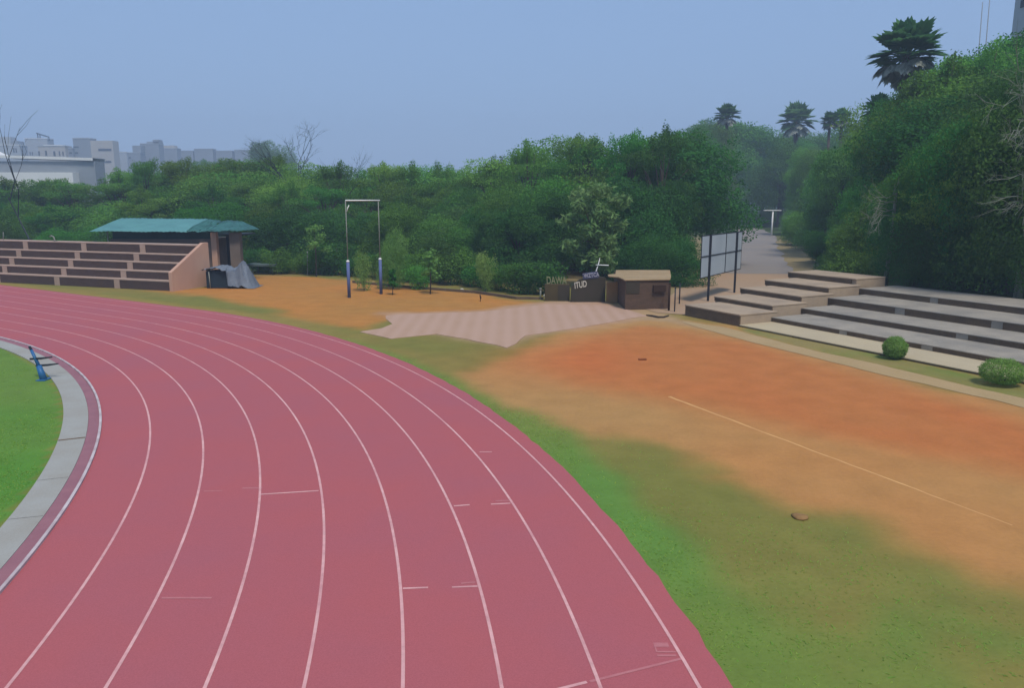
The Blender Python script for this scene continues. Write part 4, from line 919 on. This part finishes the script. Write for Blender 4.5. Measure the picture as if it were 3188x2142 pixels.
for px, py, b_, L_, sd_, lb in [(2790, 600, 14.2, 3.4, 1, 'pale dry branches sticking out of the green slope left of the dark trees'), (3260, 260, 14.6, 5.4, 2, 'large pale dead branches high in the dark trees at right'), (3240, 520, 14.2, 4.4, 3, 'pale dry branches low in the dark trees at right')]:
    Y_ = min((abs((atY(px, 800, Yk)[0] - RSO[0]) * RV[0] + (Yk - RSO[1]) * RV[1] - b_), Yk) for Yk in np.arange(24, 50, .25))[1]; Y_ = float(Y_)
    X_, zc = atY(px, py, Y_); r = random.Random(sd_); mb = MB(); zg = float(hill_h(X_, Y_))
    mb.tube([(0, .4, -.3), (.1, .3, (zc - zg) * .6), (0, 0, zc - zg)], [.14, .11, .07], 6)
    def br(p, d, L0, rad, k):
        q1 = p + d * L0 * .5 + Vector((0, 0, r.gauss(0, .09))) * L0; q2 = p + d * L0 + Vector((r.gauss(0, .05), 0, r.gauss(-.02, .1))) * L0
        mb.tube([p, q1, q2], [rad, rad * .75, rad * .4], 4, cap=False)
        if k < 3:
            for j in range(3): br(p.lerp(q1, r.random()) if j == 0 else q1.lerp(q2, r.random()), Vector((d.x + r.gauss(0, .25), d.y + r.gauss(0, .25), d.z + r.gauss(0, .42))).normalized(), L0 * (.45 + .25 * r.random()), rad * .6, k + 1)
    for j in range(4): br(Vector((0, 0, (zc - zg) * (.78 + .07 * j))), Vector((-.80, -.58, .10 * (j - 1.5))).normalized(), L_ * .6, .032, 0)
    tag(mb.build('dead_tree', M['bark_pale'], None, 0, (X_, Y_, zg)), lb, 'dead tree')

# ------------------------------------------------------------------ far buildings
def block(px0, px1, ytop, Y, depth, m, name, label, wins=(), bands=(), extra=(), par=.5):
    x0, zt = atY(px0, ytop, Y); x1, _ = atY(px1, ytop, Y)
    e = empty(name, ((x0 + x1) / 2, Y, 0)); tag(e, label, 'building'); c = (x0 + x1) / 2
    mb = MB(); mb.box(x0 - c, x1 - c, 0, depth, -1, zt); mb.build('wall', M[m], e)
    mb = MB(); mb.box(x0 - c - .2, x1 - c + .2, -.2, depth, zt + .003, zt + par); mb.build('parapet', M['bld_a'] if m != 'bld_a' else M['bld_white'], e)
    for a, b, y0, y1 in wins:
        wx0, wz1 = atY(a, y0, Y); wx1, wz0 = atY(b, y1, Y); mb = MB(); mb.box(wx0 - c, wx1 - c, -.15, .1, wz0, wz1); mb.build('window', M['bld_w'], e)
    for a, b, y0, mm in extra:
        wx0, wz1 = atY(a, y0, Y); wx1, _ = atY(b, y0, Y); mb = MB(); mb.box(wx0 - c, wx1 - c, .6, depth - .5, zt + par + .003, wz1); mb.build('roof_block', M[mm], e)
    return e
YB = 470
block(-60, 62, 452, YB, 7, 'bld_a', 'apartment_block', 'pale stepped block at the far left with a rooftop frame', [(40, 46, 430 + 30, 474), (48, 53, 460, 474)], extra=[(-20, 30, 425, 'bld_a'), (30, 52, 438, 'bld_b')])
block(76, 146, 432, YB + 25, 7, 'bld_a', 'apartment_block', 'pale plain block with a frame on its roof', [(92, 96, 472, 482), (99, 103, 472, 482)])
block(118, 202, 455, YB - 5, 7, 'bld_c', 'apartment_block', 'cream block with a row of small dark windows', [(119, 125, 470, 484), (140, 147, 468, 484), (166, 173, 470, 485), (183, 188, 470, 484), (194, 199, 471, 484)], extra=[(133, 192, 450, 'bld_white')])
block(204, 226, 462, YB - 2, 7, 'bld_b', 'apartment_block', 'low grey block beside the cream one', [(216, 227 - 2, 473, 478)])
e = block(226, 280, 431, YB, 7, 'bld_b', 'office_block', 'big cube block with a pale right wing on the skyline', [(228, 246, 455, 459), (216 + 14, 243, 473, 478)])
mb = MB(); c = e.location.x; x0, z1 = atY(280.5, 437, YB - 1); x1, _ = atY(350, 437, YB - 1); mb.box(x0 - c, x1 - c, -1, 6, -1, z1); mb.build('wing', M['bld_c'], e)
x0, z1 = atY(306, 462, YB - 1); x1, z0 = atY(347, 469, YB - 1); mb = MB(); mb.box(x0 - c, x1 - c, -1.15, -.9, z0, z1); mb.build('window', M['bld_w'], e)
x0, z1 = atY(306, 500, YB - 1); x1, z0 = atY(347, 506, YB - 1); mb = MB(); mb.box(x0 - c, x1 - c, -1.15, -.9, z0, z1); mb.build('window', M['bld_w'], e)
block(352, 394, 474, YB + 60, 7, 'bld_a', 'apartment_block', 'faint low block right of the big cube block')
block(398, 436, 476, YB + 40, 7, 'bld_b', 'apartment_block', 'hazy stepped block with a small dark window', [(400, 408, 488, 493)], extra=[(410, 436, 452, 'bld_b')])
block(436, 494, 448, YB + 50, 7, 'bld_b', 'apartment_block', 'hazy block with a peaked roof block on the skyline', extra=[(455, 494, 440, 'bld_b'), (474, 492, 434, 'bld_b')])
block(505, 550, 462, YB + 90, 7, 'bld_b', 'apartment_block', 'faint grey block with a narrow rooftop canopy', extra=[(507, 540, 452, 'bld_c')])
block(556, 600, 470, YB + 110, 7, 'bld_b', 'apartment_block', 'faintest low block before the far treeline')
X_, zt = atY(834, 432, 300); put_tree('broad', X_, 300, zt, 'leaf', 'distant_tree', 'faint hazy round tree far off left of the twiggy bare tree', 'tree', None, .8)
for a_, b_, y_, lb_ in [(604, 662, 464, 'faint flat block left of centre in the hazy row over the wood'), (672, 722, 470, 'faint small block in the hazy row over the wood'), (730, 796, 467, 'faint wide block next to the hazy round tree')]: block(a_, b_, y_, YB + 110, 7, 'bld_b', 'apartment_block', lb_)
# rooftop frame
e = empty('rooftop_frame', (0, 0, 0)); 
x0, z0 = atY(113, 436, YB + 25); x1, z1 = atY(113, 413, YB + 25); x2, z2 = atY(146, 425, YB + 25); e.location = (x0, YB + 27, z0)
mb = MB(); mb.tube([(0, 0, 0), (0, 0, z1 - z0)], .35, 5); mb.tube([(1.4, 0, 0), (1.4, 0, z1 - z0 - .6)], .3, 5); mb.tube([(-.6, 0, z1 - z0), (x2 - x0, 0, z2 - z0)], .4, 5); mb.tube([(x2 - x0, 0, z2 - z0), (x2 - x0, 0, -.2)], .35, 5)
mb.build('frame', M['bld_w'], e); tag(e, 'dark slanting frame on the roof of the pale plain block', 'frame')
# long white-roofed hall nearer
YH = 210
x0, z0 = atY(-60, 560, YH); x1, zt = atY(294, 500, YH); hl = empty('sports_hall', ((x0 + x1) / 2, YH, 0)); tag(hl, 'long grey hall with a white curved roof edge at far left', 'hall')
c = (x0 + x1) / 2; _, za = atY(20, 489, YH)
mb = MB(); mb.box(x0 - c, x1 - c, 0, 5, -1, zt - .1); mb.build('wall', M['bld_b'], hl)
mb = MB(); n = 16; V = []
for j in range(2):
    for i in range(n + 1):
        t = i / n; x = x0 - c + (x1 - x0) * t; z = za + (zt - za) * t + 2.6 * max(0, (.22 - t) / .22) ** 2
        V += [(x, -.8 + 6.5 * j, z), (x, -.8 + 6.5 * j, z + .7)]
k = 2 * (n + 1)
mb.add(V, [(2 * i, 2 * i + 2, 2 * i + 3, 2 * i + 1) for i in range(n)] + [(2 * i + 1, 2 * i + 3, k + 2 * i + 3, k + 2 * i + 1) for i in range(n)] + [(k + 2 * i, k + 2 * i + 1, k + 2 * i + 3, k + 2 * i + 2) for i in range(n)])
mb.build('roof', M['bld_white'], hl)
x1b, zb_ = atY(245, 537, YH); mb = MB(); mb.box(x0 - c, x1b - c, -3, -.05, -1, zb_); mb.build('porch', M['bld_white'], hl)
# pale house on the hilltop at the right edge, with two masts
hb = empty('hilltop_house', (74, 112, 0)); hb.location.z = float(hill_h(74, 112)) - 1; tag(hb, 'pale house with a dark window on the hilltop at the upper right', 'house')
x0, zt = atY(3222, -90, 112); mb = MB(); mb.box(x0 - 74, x0 - 74 + 14, 0, 3.6, 0, zt - hb.location.z); mb.build('wall', M['bld_a'], hb)
mb = MB(); zc_ = atY(3170, 8, 113.5)[1] - hb.location.z; mb.box(x0 - 74 - .1, x0 - 74 + .1, .9, 2.2, zc_ - .5, zc_ + .5); mb.build('window', M['bld_w'], hb)
for px, y0, lb in [(3062, 5, 'left one of two thin masts on the wooded hilltop'), (3086, -30, 'right one of two thin masts on the wooded hilltop')]:
    X_, zt = atY(px, y0, 104); zg = float(hill_h(X_, 104)); mb = MB(); mb.tube([(0, 0, -1), (.2, 0, (zt - zg) * .6), (-.1, 0, zt - zg)], [.1, .08, .05], 5)
    tag(mb.build('mast', M['bld_b'], None, 0, (X_, 104, zg)), lb, 'mast')

# ------------------------------------------------------------------ haze, sky, sun
HZ_X, HZ_Y0, HZ_Y1, HZ_T = 520, -20, 700, 72
mb = MB(); mb.box(-HZ_X, HZ_X, HZ_Y0, HZ_Y1, -1.5, HZ_T)
m, nt, out = new_mat('haze_air'); pv = nt.nodes.new('ShaderNodeVolumePrincipled'); pv.inputs['Density'].default_value = .0012; pv.inputs['Color'].default_value = (.62, .78, 1.0, 1); pv.inputs['Anisotropy'].default_value = .0
nt.links.new(pv.outputs[0], out.inputs['Volume'])
tag(mb.build('haze', m), 'thin bluish haze over the whole ground', 'haze', kind='stuff')

SUN_EL, SUN_AZ = R(60), R(158)      # azimuth from +Y clockwise: behind the camera, to the right
w = bpy.data.worlds.new('World'); S.world = w; w.use_nodes = True; nt = w.node_tree; nt.nodes.clear()
out = nt.nodes.new('ShaderNodeOutputWorld'); bg = nt.nodes.new('ShaderNodeBackground'); sk = nt.nodes.new('ShaderNodeTexSky')
sk.sky_type = 'NISHITA'; sk.sun_disc = False; sk.sun_elevation = SUN_EL; sk.sun_rotation = SUN_AZ; sk.dust_density = 2; sk.air_density = 1.2; sk.ozone_density = 2
bg.inputs[1].default_value = .05
b2 = nt.nodes.new('ShaderNodeBackground'); b2.inputs[0].default_value = (.160, .247, .412, 1); b2.inputs[1].default_value = 1.0
mx = nt.nodes.new('ShaderNodeMixShader'); mx.inputs[0].default_value = .72
nt.links.new(sk.outputs[0], bg.inputs[0]); nt.links.new(bg.outputs[0], mx.inputs[1]); nt.links.new(b2.outputs[0], mx.inputs[2]); nt.links.new(mx.outputs[0], out.inputs[0])
sl = bpy.data.lights.new('sun', 'SUN'); sl.energy = 1.5; sl.angle = R(11); sl.color = (1, .93, .84)
so = bpy.data.objects.new('sun', sl); COL.objects.link(so)
sdv = Vector((math.sin(SUN_AZ) * math.cos(SUN_EL), math.cos(SUN_AZ) * math.cos(SUN_EL), math.sin(SUN_EL)))
so.rotation_euler = sdv.to_track_quat('Z', 'Y').to_euler(); so.location = (0, -20, 60)
S.view_settings.view_transform = 'Standard'; S.view_settings.look = 'None'; S.view_settings.gamma = 1; S.view_settings.exposure = 1.0
S.render.engine = 'CYCLES'; S.cycles.use_denoising = True; S.cycles.volume_bounces = 0; S.cycles.max_bounces = 6; S.cycles.transparent_max_bounces = 8
